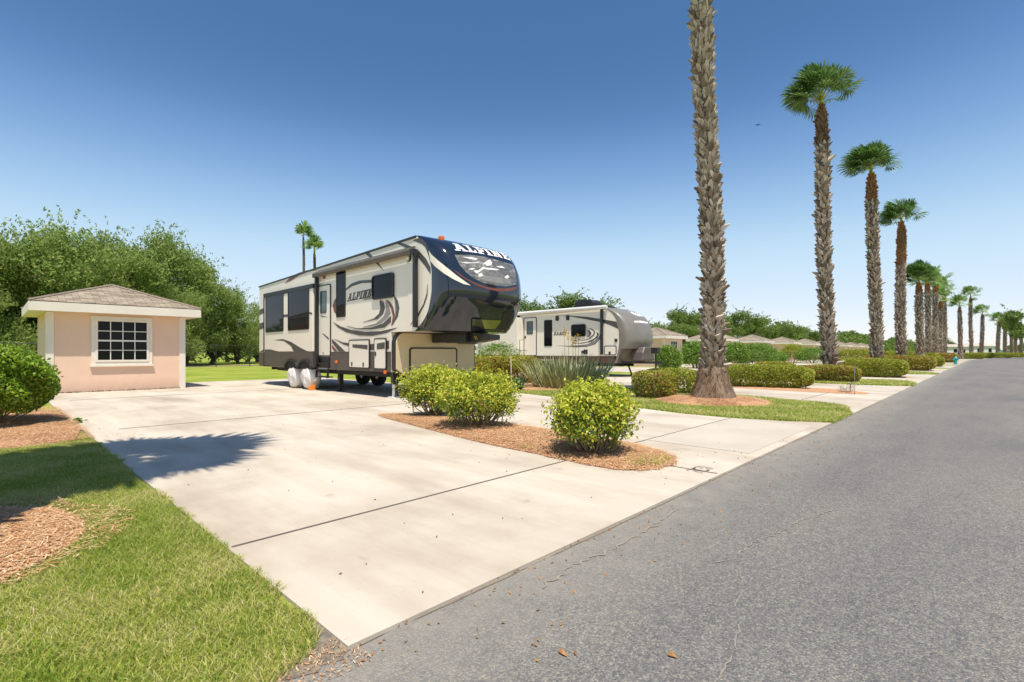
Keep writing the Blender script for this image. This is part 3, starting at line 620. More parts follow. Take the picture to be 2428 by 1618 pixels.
def flat_text(txt, name, size, m, parent, U, V, z, shear=.2, bold=.0, wide=1.0, slope=0, lift=.004):
    cu = bpy.data.curves.new(name, 'FONT'); cu.body = txt; cu.size = size; cu.shear = shear; cu.offset = bold; cu.extrude = .001
    to = bpy.data.objects.new(name, cu); me = bpy.data.meshes.new_from_object(to); bpy.data.objects.remove(to)
    o_ = ORG[parent.name]
    for v in me.vertices:
        x, y, t = v.co; v.co = (U - lift - t - o_.x, V - x * wide - o_.y, z + y + x * slope - o_.z)
    me.materials.append(M[m]); o = bpy.data.objects.new(name, me); COL.objects.link(o); o.parent = parent; ORG[o.name] = o_; return o
c = on_x(*z1(935, 685), T1U); flat_text('BY KEYSTONE', 'maker_lettering', .06, 'grey_dec', T1, T1U, c[0], c[1], .2, .001, 1.0, .02)
# graphics wrapped on the cap
def eye_ray(x, y): return (EYE, ray(*z1(x, y)))
def wrapped(name, m, polys, off=.004, maxl=18):
    for i, p in enumerate(polys):
        mb = MB(); wrap(mb, p, bvh1, eye_ray, maxl, off + .0005 * i); mb.build(name, M[m], T1cap, smooth=60)
wrapped('cream_swoosh', 'swoosh', [[(1483, 262), (1510, 300), (1560, 345), (1640, 410), (1720, 475), (1790, 525), (1840, 560), (1780, 548), (1690, 505), (1610, 455), (1540, 400), (1500, 355)]])
wrapped('rust_swoosh', 'red_dec', [[(1690, 420), (1740, 455), (1800, 500), (1880, 540), (1970, 570), (2060, 585), (2150, 582), (2230, 570), (2226, 592), (2160, 610), (2080, 612), (1980, 592), (1880, 556), (1790, 505), (1730, 460)]])
wrapped('landscape_print', 'mural', [[(1702, 300), (1760, 300), (1860, 303), (1960, 318), (2080, 350), (2195, 385), (2215, 440), (2228, 510), (2222, 550), (2150, 568), (2050, 560), (1950, 538), (1870, 505), (1800, 450), (1745, 385)]], .003)
wrapped('print_ground', 'tan_dec' if 'tan_dec' in M else 'mid_dec', [[(1850, 470), (1930, 470), (2010, 480), (2100, 495), (2170, 505), (2180, 545), (2100, 545), (2000, 530), (1910, 505)]], .0045)
wrapped('print_ridge', 'white_dec', [[(1745, 362), (1850, 366), (1920, 360), (1900, 370), (1800, 374)], [(1760, 318), (1850, 322), (1900, 335), (1880, 345), (1820, 332)],
     [(1935, 385), (1975, 352), (2000, 340), (2020, 370), (2010, 390), (1975, 395), (1960, 380)], [(1860, 435), (1905, 430), (1945, 400), (1960, 410), (2010, 412), (2080, 425), (2060, 432), (1990, 428), (1950, 420), (1915, 445), (1890, 462)],
     [(1815, 425), (1850, 412), (1880, 418), (1850, 428)], [(2050, 400), (2100, 395), (2130, 415), (2090, 412)], [(2120, 490), (2150, 470), (2165, 490), (2140, 505)], [(1900, 462), (1930, 455), (1945, 480), (1905, 490)]], .006)
wrapped('grass_reflection_plate', 'plate', [[(1850, 842), (2098, 852), (2045, 925), (1930, 922), (1905, 905), (1850, 895)]], .012)
wrapped('lower_graphic', 'black', [[(1850, 895), (1905, 905), (1930, 922), (2045, 925), (2098, 852), (2110, 790), (2190, 740), (2200, 935), (1850, 935)]], .008)
# front box below the overhang
bp = [on_y(*z1(*p), 10.22) for p in [(1162, 1285), (1157, 1050), (1166, 1000), (1190, 962), (1225, 945)]]
fbx = [(6.62, .70), (6.62, 1.35), (6.66, 1.46), (6.74, 1.54), (6.85, 1.57), (9.12, 1.57), (9.12, .68), (8.85, .46), (7.0, .46)]
fb = MB().prism(fbx, 'y', 10.05, 10.247).build('front_box', M['tan'], T1, bevel=.02)
n_ = len(fbx); cen = (7.87, 1.05); outer = [(cen[0] + (p[0] - cen[0]) * 1.018, cen[1] + (p[1] - cen[1]) * 1.03) for p in fbx]
MB().ring(outer, [(cen[0] + (p[0] - cen[0]) * .997, cen[1] + (p[1] - cen[1]) * .995) for p in fbx], 'y', 10.06, 10.20).build('edge_trim', M['black'], fb)
q = [on_y(*z1(*p), 10.05) for p in [(1318, 1082), (1720, 1092), (1720, 1312), (1318, 1322)]]
fd = MB().prism(rrect(q[0][0] + .03, q[1][0] - .03, .60, q[0][1] - .03, .06), 'y', 10.03, 10.051).build('compartment_door', M['tan'], T1)
MB().ring(rrect(q[0][0], q[1][0], .57, q[0][1], .08), rrect(q[0][0] + .035, q[1][0] - .035, .605, q[0][1] - .035, .06), 'y', 10.02, 10.051).build('gasket', M['black'], fd)
# hitch pin box
mb = MB().prism([(10.05, 1.36), (10.05, 1.60), (8.7, 1.60), (8.3, 1.53), (7.98, 1.50), (7.98, 1.39), (8.5, 1.33), (9.2, 1.33)], 'x', 7.72, 8.02)
mb.box(7.55, 8.19, 8.55, 9.9, 1.56, 1.583).box(7.60, 7.715, 8.7, 9.95, 1.34, 1.555).box(8.025, 8.14, 8.7, 9.95, 1.34, 1.555)
hb = mb.build('pin_box', M['black'], T1, bevel=.012)
MB().lathe([(0, 1.19), (.05, 1.19), (.05, 1.22), (.035, 1.23), (.035, 1.30), (.06, 1.31), (.06, 1.36)], (7.87, 8.5, 0), 14).build('king_pin', M['alu'], hb, smooth=40)
MB().tube([(7.70, 8.45, 1.40), (7.68, 8.47, 1.46), (7.68, 8.42, 1.47), (7.70, 8.40, 1.40)], .008, 6).build('chain_loop', M['yflower'], hb)
MB().box(8.5, 9.08, 9.86, 10.05, 1.33, 1.555).build('notch_block', M['black'], T1, bevel=.03)  # black block added to draw the dark notch on the front box
# chassis, legs, wheels
mb = MB()
for x in (6.85, 8.75): mb.box(x, x + .10, 10.3, 17.6, .49, .62)
for y in np.arange(10.8, 18.4, 1.25): mb.box(6.95, 8.75, y, y + .07, .5, .61)
mb.box(6.7, 9.0, 10.6, 18.5, .605, .62); mb.build('chassis', M['rubber'], T1)
def leg(x, y, m='whitepaint'):
    o = MB().box(x - .05, x + .05, y - .05, y + .05, .33, .66).build('landing_leg', M['black'], T1)
    mb = MB().tube([(x, y, .03), (x, y, .34)], .034, 12).box(x - .1, x + .1, y - .1, y + .1, .002, .03); mb.build('foot', M[m], o)
leg(6.76, 10.36); leg(8.95, 10.36)
for x in (6.9, 8.8):
    o = MB().box(x - .06, x + .06, 13.2, 13.32, .2, .6).build('stabilizer_jack', M['black'], T1); MB().box(x - .09, x + .09, 13.15, 13.37, .002, .02).tube([(x, 13.26, .02), (x, 13.26, .2)], .03, 8).build('foot', M['rubber'], o)
def wheel(x, y, r, near, parent, cover=True):
    s = 1 if near else -1
    prof_ = [(.16, -.11), (r - .02, -.115), (r, -.08), (r, .08), (r - .02, .115), (.16, .11)]
    mb = MB(); n = 28; m = len(prof_); vs = []; fs = []
    for k in range(n):
        a = 2 * math.pi * k / n
        for rr, h in prof_: vs.append((x + h, y + rr * math.cos(a), r + rr * math.sin(a)))
    for k in range(n):
        for i in range(m - 1): fs.append((k * m + i, ((k + 1) % n) * m + i, ((k + 1) % n) * m + i + 1, k * m + i + 1))
    wh = mb.add(vs, fs).build('wheel', M['rubber'], parent, smooth=40)
    MB().prism([(y + .165 * math.cos(a), r + .165 * math.sin(a)) for a in np.linspace(0, 2 * math.pi, 20, endpoint=False)], 'x', x - .06, x + .06).build('rim', M['alu'], wh)
    if cover:   # slack white cover pulled over the wheel
        pr = [(0, -.215), (r * .5, -.21), (r * .86, -.185), (r * 1.05, -.11), (r * 1.08, .0), (r * 1.06, .12), (r * .8, .15)]; vs = []; fs = []; n = 40; m = len(pr)
        for k in range(n):
            a = 2 * math.pi * k / n
            for i, (rr, h) in enumerate(pr):
                wob = 1 + .03 * math.sin(5 * a + i) * (i > 1) + rng.uniform(-.012, .012); yy = y + rr * wob * math.cos(a); z = r + rr * wob * math.sin(a) * (1.0 if math.sin(a) > 0 else .93)
                vs.append((x + h * s + .02 * math.sin(3 * a + i * 2) * (0 < i < 4), yy, max(.012, z)))
        for k in range(n):
            for i in range(m - 1): fs.append((k * m + i, ((k + 1) % n) * m + i, ((k + 1) % n) * m + i + 1, k * m + i + 1))
        MB().add(vs, fs).build('wheel_cover', M['cover'], wh, smooth=70)
WY = (15.62, 14.64)
for y in WY: wheel(6.69, y, .36, True, T1)
for y in WY: wheel(8.96, y, .35, False, T1, False)
for y in WY:
    a_ = np.linspace(R(0), R(180), 16); a_[0] += .01; a_[-1] -= .01
    fo = MB(); n2 = len(a_); rg = lambda r_, h_, x: [(x, y + r_ * math.cos(a), .60 + h_ * math.sin(a)) for a in a_]
    vs = rg(.475, .31, SU - .05) + rg(.41, .24, SU - .05) + rg(.475, .31, T1U + .02) + rg(.41, .24, T1U + .02)
    fs = []
    for i in range(n2 - 1): fs += [(i, i + 1, n2 + i + 1, n2 + i), (i, 2 * n2 + i, 2 * n2 + i + 1, i + 1), (n2 + i, n2 + i + 1, 3 * n2 + i + 1, 3 * n2 + i)]
    fo.add(vs, fs)
    #([(y + .475 * math.cos(a), .60 + .31 * math.sin(a)) for a in a_], [(y + .41 * math.cos(a), .60 + .24 * math.sin(a)) for a in a_], 'x', SU - .05, T1U + .12)
    fo.build('fender', M['black'], T1, smooth=40)
    MB().prism([(y + .41 * math.cos(a), .61 + .24 * math.sin(a)) for a in a_], 'x', SU - .012, T1U - .01).build('wheel_well', M['rubber'], T1)
def chock(x, y, lab, fl=1):
    mb = MB().prism([(y, .0), (y + .2 * fl, .0), (y + .2 * fl, .03), (y + .05 * fl, .15), (y, .15)], 'x', x - .07, x + .07)
    mb.box(x - .05, x + .05, min(y + .06 * fl, y + .14 * fl), max(y + .06 * fl, y + .14 * fl), .001, .05)
    tag(mb.build('wheel_chock', M['chock'], loc=(x, y, 0), bevel=.01), lab, 'wheel chock', 'orange chocks at the covered wheels')
cg = ground(*z1(505, 1445)); chock(cg[0], cg[1] - .02, 'orange plastic chock wedged before the front white covered wheel', 1)
cg = ground(*z1(316, 1420)); chock(6.72, 16.03, 'orange plastic chock peeping out behind the rear white covered wheel', -1)

# ------------------------------------------------------------------ the smaller travel trailer on the next site
z4 = zoomer(1200, 700, 6.536); TU = 19.3; TW = 2.4
T2 = thing('travel_trailer', (20.5, 16, 0), 'pale travel trailer with rounded silver grey nose, lettered EAGLE', 'trailer')
P4 = lambda x, y: on_x(*z4(x, y), TU)
seam2 = sm_interp([(.60, 11.95), (1.0, 11.80), (1.5, 11.70), (2.1, 11.72), (2.6, 11.85), (2.95, 12.12), (3.12, 12.45), (3.2, 12.8)])
front2 = sm_interp([(.60, 11.9), (1.0, 11.62), (1.25, 11.3), (1.6, 11.15), (2.0, 11.18), (2.4, 11.32), (2.75, 11.6), (3.0, 11.95), (3.15, 12.4), (3.2, 12.75)])
cap2 = cap_surface(MB(), seam2, front2, list(np.linspace(1.27, 3.05, 22)) + [3.1, 3.14, 3.17, 3.19, 3.2], TU + TW / 2, TW / 2, n=3.4)
prof2 = [(19.9, .94), (19.9, 3.02), (12.8, 3.18)] + [(v + .004, z) for z, v in reversed(seam2) if .96 < z < 3.18] + [(11.81, .94)]
b2 = MB().prism(prof2, 'x', TU, TU + TW); body2 = b2.build('body', M['cream2'], T2)
c2 = cap2.build('nose_cap', M['capgrey'], T2, smooth=50)
bvh2 = BVHTree.FromPolygons([Vector(v) for v in b2.v + cap2.v], b2.f + [tuple(i + len(b2.v) for i in f) for f in cap2.f])
lo2 = MB(); cap_surface(lo2, seam2, [(.6, 11.92), (1.0, 11.75), (1.27, 11.5)], [.62, .8, 1.0, 1.15, 1.268], TU + TW / 2, TW / 2 - .01, n=3.4); lo2.build('lower_nose', M['capdark'], T2, smooth=50)
# pale edge moulding running down the side of the nose
mb = MB(); vs = []; zz = np.linspace(.62, 3.12, 40)
for z in zz:
    v = float(np.interp(z, [p[0] for p in seam2], [p[1] for p in seam2])); wd = .16 + .10 * (z > 2.2) * (z - 2.2)
    vs += [(TU - .012, v + .05, z), (TU - .012, v - .06, z), (TU + .01, v + .05, z), (TU + .01, v - .06, z)]
for i in range(39):
    k = 4 * i; mb.f += [(k, k + 1, k + 5, k + 4), (k, k + 4, k + 6, k + 2), (k + 1, k + 3, k + 7, k + 5)]
mb.v = vs; mb.build('nose_edge', M['capgrey'], T2)
MB().box(TU - .008, TU + TW + .008, 11.98, 19.9, .60, .936).build('lower_skirt', M['brown'], T2)
MB().box(TU - .5, TU + .02, 17.45, 20.6, .97, 2.9).build('slide_out', M['cream2'], T2, bevel=.03)
z3c = zoomer(1080, 740, 7.127)
decals('slide_graphic', M['grey_dec'], [[(600, 535), (760, 548), (885, 575), (885, 600), (740, 580), (630, 560)]], T2, TU - .5, z3c)
decals('side_graphic', M['grey_dec'], [[(790, 315), (1000, 318), (1250, 335), (1480, 370), (1712, 410), (1742, 525), (1600, 460), (1480, 420), (1250, 375), (1000, 332)],
    [(790, 780), (1000, 787), (1250, 765), (1380, 705), (1440, 645), (1462, 600), (1460, 680), (1380, 760), (1250, 800), (1080, 805)],
    [(1240, 500), (1330, 520), (1382, 560), (1368, 620), (1300, 680), (1150, 712), (1280, 670), (1350, 610), (1365, 565), (1320, 530)],
    [(1400, 560), (1440, 605), (1420, 660), (1330, 720), (1180, 748), (1060, 750), (1250, 725), (1370, 670), (1412, 620)],
    [(1240, 530), (1300, 550), (1325, 590), (1300, 640), (1250, 655), (1290, 610), (1275, 570)], [(135, 795), (195, 803), (272, 830), (272, 850), (195, 825), (135, 815)]], T2, TU, z4)
decals('pale_graphic', M['mid_dec'], [[(1245, 545), (1275, 575), (1285, 610), (1245, 650)], [(1100, 790), (1250, 775), (1390, 712), (1445, 655), (1440, 690), (1370, 755), (1250, 795)]], T2, TU, z4, .007)
hd, q = hatch(T2, [(285, 345), (475, 345), (470, 940), (280, 940)], TU, z4, 'entry_door', M['cream2'], .035, .08)
qa = [P4(325, 408), P4(420, 408), P4(420, 605)]; a0, a1 = sorted((qa[0][0], qa[1][0]))
MB().ring(rrect(a0, a1, qa[2][1], qa[0][1], .04), rrect(a0 + .03, a1 - .03, qa[2][1] + .03, qa[0][1] - .03, .03), 'x', TU - .034, TU - .018).build('door_window_frame', M['black'], hd)
MB().prism(rrect(a0 + .03, a1 - .03, qa[2][1] + .03, qa[0][1] - .03, .03), 'x', TU - .028, TU - .018).build('door_pane', M['doorglass'], hd)
latch(hd, TU, P4(303, 650)[0], P4(303, 650)[1], .14, .08)
window(T2, [(592, 385), (715, 385), (715, 795), (592, 790)], TU, z4, .06)
window(T2, [(1015, 455), (1238, 450), (1238, 640), (1015, 645)], TU, z4, .10, t=.04)
hh, q = hatch(T2, [(1525, 780), (1712, 785), (1705, 930), (1525, 925)], TU, z4, 'compartment_door', M['cream2'], .03, .06); latch(hh, TU, *P4(1610, 895), .13, .1)
for x, y in ((797, 360), (960, 350)): c = P4(x, y); MB().prism(rrect(c[0] - .08, c[0] + .08, c[1] - .12, c[1] + .12, .05), 'x', TU - .06, TU).build('side_lamp', M['black'], T2)
for x, y, s_ in ((1187, 880, .06), (1235, 880, .11), (1705, 700, .07)): c = P4(x, y); MB().box(TU - .03, TU, c[0] - s_, c[0] + s_, c[1] - s_, c[1] + s_).build('utility_inlet', M['black'], T2, bevel=.01)
ar = on_x(*z4(175, 288), TU - .12); af = on_x(*z4(1560, 180), TU - .12)
MB().tube([(TU - .12, ar[0], ar[1]), (TU - .12, af[0], af[1])], .085, 14).build('awning_roll', M['awning_w'], T2, smooth=50)
for x, zb in ((200, 1.3), (1494, 1.0)):
    v = P4(x, 400)[0]; z_t = ar[1] if x < 400 else af[1]
    MB().box(TU - .11, TU - .02, v - .06, v + .06, zb, z_t).build('awning_arm', M['black'], T2, bevel=.01)
MB().prism([(20.0, 2.995), (20.0, 3.05), (12.8, 3.215), (12.8, 3.17)], 'x', TU - .02, TU + TW + .02).build('roof_rim', M['capgrey'], T2)
ac = [(13.66, 3.12), (13.62, 3.5), (13.8, 3.66), (14.4, 3.72), (14.75, 3.6), (14.9, 3.1)]
MB().prism(ac, 'x', 20.1, 20.85).build('roof_air_conditioner', M['steel_dk'], T2, bevel=.04)
MB().box(20.3, 20.7, 12.9, 13.05, 3.18, 3.30).build('roof_vent', M['black'], T2, bevel=.02)
mb = MB()
for i, s in enumerate(word('EAGLE')):
    pa = P4(735, 622); pb = P4(945, 612); zt = P4(840, 566)[1]
    mb.prism([(pa[0] + (pb[0] - pa[0]) * (x * .93 + .07 * y), pa[1] + (pb[1] - pa[1]) * x + (zt - pa[1]) * y * (1.0 if x < .2 else .86)) for x, y in s], 'x', TU, TU - .004 - .0004 * i)
mb.build('side_lettering', M['grey_dec'], T2)
mb = MB(); er = lambda x, y: (EYE, ray(*z4(x, y)))
for i, p in enumerate(([(1830, 190), (1960, 235), (2080, 300), (2130, 330), (2050, 325), (1960, 290)], [(1980, 400), (2080, 395), (2200, 420), (2190, 440), (2060, 425), (1990, 425)])): 
    mb = MB(); wrap(mb, p, bvh2, er, 30, .005 + i * .001); mb.build('nose_graphic', M['white_dec'], c2, smooth=60)
# propane cover, tongue, jack, stabilisers, steps, wheels
MB().prism([(19.95, .72), (19.98, 1.1), (20.15, 1.36), (20.85, 1.36), (21.02, 1.1), (21.05, .72)], 'y', 10.95, 11.55).build('gas_bottle_cover', M['capdark'], T2, bevel=.06)
mb = MB()
for s in (-1, 1):
    mb.prism([(20.5 + s * .95, 12.3), (20.5 + s * .85, 12.3), (20.5 + s * .03, 10.5), (20.5 + s * .12, 10.5)], 'z', .60, .70)
mb.box(20.4, 20.6, 10.3, 10.62, .60, .71); mb.build('tongue_frame', M['black'], T2)
mb = MB().tube([(20.5, 10.62, .03), (20.5, 10.62, 1.25)], .04, 10).box(20.36, 20.64, 10.48, 10.78, 1.05, 1.32).box(20.38, 20.62, 10.5, 10.74, .002, .03); mb.build('tongue_jack', M['black'], T2, bevel=.01)
for (x0, y0), (x1, y1) in (((19.75, 12.6), (19.55, 12.9)), ((21.1, 12.4), (21.3, 12.1))):
    mb = MB().tube([(x0, y0, .6), (x0 + (x1 - x0) * 2, y0, .03)], .04, 8).box(x0 + (x1 - x0) * 2 - .1, x0 + (x1 - x0) * 2 + .1, y0 - .1, y0 + .1, .002, .03); mb.build('stabilizer_leg', M['black'], T2)
MB().box(20.0, 20.1, 12.0, 19.6, .46, .59).box(20.9, 21.0, 12.0, 19.6, .46, .59).build('chassis', M['rubber'], T2)
MB().box(TU - .45, TU - .01, 15.2, 17.2, .70, .76).build('entry_steps', M['alu'], T2)
for y in (15.0, 15.9):
    wheel(19.5, y, .35, True, T2, False); wheel(21.5, y, .35, False, T2, False)
rail(T2, TU - .01, P4(265, 760)[0], P4(0, 900)[1], P4(0, 690)[1], off=.12)
mb = MB().tube([(TU - .5, 17.3, .72), (TU - .5, 17.3, 1.75), (TU - .28, 17.25, 1.75)], .014, 6).tube([(TU - .5, 17.3, 1.2), (TU - .02, 17.25, 1.2)], .014, 6); mb.build('step_handrail', M['black'], T2)

# ------------------------------------------------------------------ huts
def make_hut():
    h = thing('utility_hut', (2.65, 19.55, 0), 'small peach stucco hut nearest the camera, multi-pane window facing the drive', 'hut', 'peach huts at the end of the drives')
    x0, x1, y0, y1 = 1.08, 4.22, 18.05, 21.05
    MB().box(x0, x1, y0, y1, -.02, 2.30).build('wall', M['stucco'], h)
    for x, sx_ in ((x0, -1), (x1, 1)):
        for y, sy in ((y0, -1), (y1, 1)):
            mb = MB(); mb.box(x - .02 if sx_ < 0 else x - .14, x + .14 if sx_ < 0 else x + .02, y + sy * .022, y - sy * .001, -.01, 2.19)
            mb.box(x + sx_ * .0205, x - sx_ * .001, y + sy * .0215, y - sy * .14, -.01, 2.19)
            mb.build('corner_trim', M['trim'], h)
    e = .36; X0, X1, Y0, Y1 = x0 - e, x1 + e, y0 - e, y1 + e
    # hip roof with shingles: uv laid up each slope
    ap = (2.65, 19.55, 3.17); cs = [(X0, Y0, 2.445), (X1, Y0, 2.445), (X1, Y1, 2.445), (X0, Y1, 2.445)]
    vs = cs + [ap]; rf = MB().add(vs, [(0, 1, 4), (1, 2, 4), (2, 3, 4), (3, 0, 4), (3, 2, 1, 0)]).build('roof', M['shingle'], h)
    uvl = rf.data.uv_layers.new(name='UVMap'); o_ = ORG[h.name]
    for p in rf.data.polygons:
        n = p.normal; ud = Vector((-n.y, n.x, 0)); ud = ud.normalized() if ud.length > 1e-4 else Vector((1, 0, 0)); vd = n.cross(ud)
        for li in p.loop_indices: c = rf.data.vertices[rf.data.loops[li].vertex_index].co; uvl.data[li].uv = (c.dot(ud), c.dot(vd))
    mb = MB()
    for a, b in ((0, 1), (1, 2), (2, 3), (3, 0)):
        A_, B_ = Vector(cs[a]), Vector(cs[b]); mb.tube([A_ + Vector((0, 0, .01)), Vector(ap) + Vector((0, 0, .012))], .035, 6)
    mb.build('hip_ridge', M['ridge'], rf)
    MB().ring([(X0, Y0), (X1, Y0), (X1, Y1), (X0, Y1)], [(X0 + .03, Y0 + .03), (X1 - .03, Y0 + .03), (X1 - .03, Y1 - .03), (X0 + .03, Y1 - .03)], 'z', 2.19, 2.425).build('fascia', M['trim'], rf)
    MB().ring([(X0 + .031, Y0 + .031), (X1 - .031, Y0 + .031), (X1 - .031, Y1 - .031), (X0 + .031, Y1 - .031)], [(x0 + .03, y0 + .03), (x1 - .03, y0 + .03), (x1 - .03, y1 - .03), (x0 + .03, y1 - .03)], 'z', 2.20, 2.24).build('soffit', M['trim'], rf)
    a, b, c, d = 1.99, 3.39, .75, 2.12
    R_ = lambda i: [(a + i, c + i), (b - i, c + i), (b - i, d - i), (a + i, d - i)]
    wf = MB().ring(R_(0), R_(.11), 'y', y0 - .035, y0).ring(R_(.085), R_(.14), 'y', y0 - .05, y0 - .0345).box(a - .03, b + .03, y0 - .07, y0, c - .05, c - .001).build('window', M['trim'], h)
    MB().box(a + .11, b - .11, y0 - .012, y0 - .001, c + .11, d - .11).build('pane', M['glass'], wf)
    mb = MB(); ia, ib, ic, id_ = a + .141, b - .141, c + .141, d - .141
    for k in (1, 2, 3): x = ia + (ib - ia) * k / 4; mb.box(x - .010, x + .010, y0 - .03, y0 - .013, ic, id_)
    for k in (1, 3): z = ic + (id_ - ic) * k / 4; mb.box(ia, ib, y0 - .032, y0 - .0125, z - .010, z + .010)
    z = (ic + id_) / 2; mb.box(ia, ib, y0 - .045, y0 - .012, z - .022, z + .022); mb.build('sash', M['whitepaint'], wf)
    return h
hut = make_hut()
HL = {3: 'peach hut right of the grey-nosed travel trailer, paned window above a round green bush', 4: 'peach hut half hidden behind the thick nearest palm trunk', 5: 'peach hut over the big dark round shrub, just right of the nearest palm trunk',
      6: 'peach hut behind the yellow-topped bush, two huts right of the nearest palm trunk', 7: 'peach hut just left of the second palm trunk', 8: 'peach hut hidden behind the second palm trunk, only an eave showing', 9: 'peach hut just right of the second palm trunk', 10: 'peach hut touching the left side of the third palm trunk', 11: 'peach hut just right of the third palm trunk', 12: 'farthest peach hut, left of the fourth palm trunk'}
for k in range(3, 13): dup(hut, (2.65 + PITCH * k, 19.55, 0), label=HL[k])

# ------------------------------------------------------------------ palms
WIND = np.array([-.35, .37, 0])
def boots(h0, h1, rad, per_m, size, rot0=0):
    n = int((h1 - h0) * per_m); i = np.arange(n); a = i * 2.39996 + rng.uniform(-.25, .25, n) + rot0; z = h0 + (h1 - h0) * (i + rng.uniform(-.5, .5, n)) / n
    r = np.array([rad(t) for t in z]); W = size * rng.uniform(.4, .95, n); H = size * rng.uniform(.8, 1.8, n); O = size * rng.uniform(.25, .9, n) * np.where(rng.random(n) < .05, 2.0, 1); tw = rng.uniform(-.75, .75, n)
    er = np.stack([np.cos(a), np.sin(a), 0 * a], 1); et = np.stack([-np.sin(a), np.cos(a), 0 * a], 1); ez = np.array([0, 0, 1.])
    up = ez[None] * np.cos(tw)[:, None] + et * np.sin(tw)[:, None]; sd = et * np.cos(tw)[:, None] - ez[None] * np.sin(tw)[:, None]
    base = er * (r - .01)[:, None] + ez[None] * z[:, None]; h = (W / 2)[:, None]
    tip = base + up * H[:, None] + er * O[:, None]; q = [base - sd * h, base + sd * h, tip + sd * h * .55, tip - sd * h * .55, base + up * (H * .85)[:, None] + sd * h * .5, base + up * (H * .85)[:, None] - sd * h * .5]
    v = np.stack(q, 1); f = np.array([[0, 1, 2, 3], [3, 2, 4, 5], [1, 4, 2, 2], [0, 3, 5, 5]])
    f4 = np.array([[0, 1, 2, 3], [3, 2, 4, 5], [0, 3, 5, 0], [1, 4, 2, 1]])
    F = []; V = v.reshape(-1, 3)
    fa = (np.arange(n)[:, None, None] * 6 + np.array([[0, 1, 2, 3], [3, 2, 4, 5]])[None]).reshape(-1, 4).tolist()
    ft = (np.arange(n)[:, None, None] * 6 + np.array([[1, 4, 2], [0, 3, 5]])[None]).reshape(-1, 3).tolist()
    return V, fa + ft
def fronds(n, R0, pet, lo=8, hi=89, seg=34, wind=1.0):
    vs = []; fs = []; b = 0; pv = []; pf = []; pb = 0
    for i in range(n):
        az = i * 2.39996 + rng.uniform(-.3, .3); el = R(hi - (hi - lo) * ((i + .5) / n) ** .9 + rng.uniform(-8, 8)); 
        ax = np.array([math.cos(az) * math.cos(el), math.sin(az) * math.cos(el), math.sin(el)]); ax = ax + WIND * .35 * wind; ax /= np.linalg.norm(ax)
        sd = np.cross(ax, [0, 0, 1.]) + rng.normal(0, .25, 3); sd /= np.linalg.norm(sd) + 1e-9; nr = np.cross(sd, ax); 
        L = pet * rng.uniform(.8, 1.15); hub = ax * L + np.array([0, 0, -.06 * L * (1 - math.sin(el))]); rr = R0 * rng.uniform(.8, 1.12)
        w = .022
        P = [ -sd * w, sd * w, hub + sd * w * .6, hub - sd * w * .6]; pv += P; pf.append((pb, pb + 1, pb + 2, pb + 3)); pb += 4
        P = [ -nr * w * .6, nr * w * .6, hub + nr * w * .4, hub - nr * w * .4]; pv += P; pf.append((pb, pb + 1, pb + 2, pb + 3)); pb += 4
        T = np.linspace(R(-125), R(125), seg); dt = T[1] - T[0]
        for j, t in enumerate(T):
            d = ax * math.cos(t) + sd * math.sin(t) + nr * (-.28 * abs(math.sin(t)) ** 1.5 + (.05 if j % 2 else -.05)); d /= np.linalg.norm(d)
            e = np.cross(d, nr); e /= np.linalg.norm(e); ln = rr * (.78 + .22 * math.cos(t)) * rng.uniform(.9, 1.05)
            mid = hub + d * ln * .66; tipd = d + np.array([0, 0, -.32]) * rng.uniform(.4, 1.3) + WIND * .25 * wind; tipd /= np.linalg.norm(tipd); q3 = mid + tipd * ln * .2; tip = q3 + (tipd + np.array([0, 0, -.4])) * ln * .18
            wm = ln * .66 * dt * .55
            vs += [hub + d * .02, mid + e * wm, mid - e * wm, q3 + e * wm * .55, q3 - e * wm * .55, tip]
            fs += [(b, b + 1, b + 2), (b + 1, b + 3, b + 4, b + 2), (b + 3, b + 5, b + 4)]; b += 6
    return (vs, fs), (pv, pf)
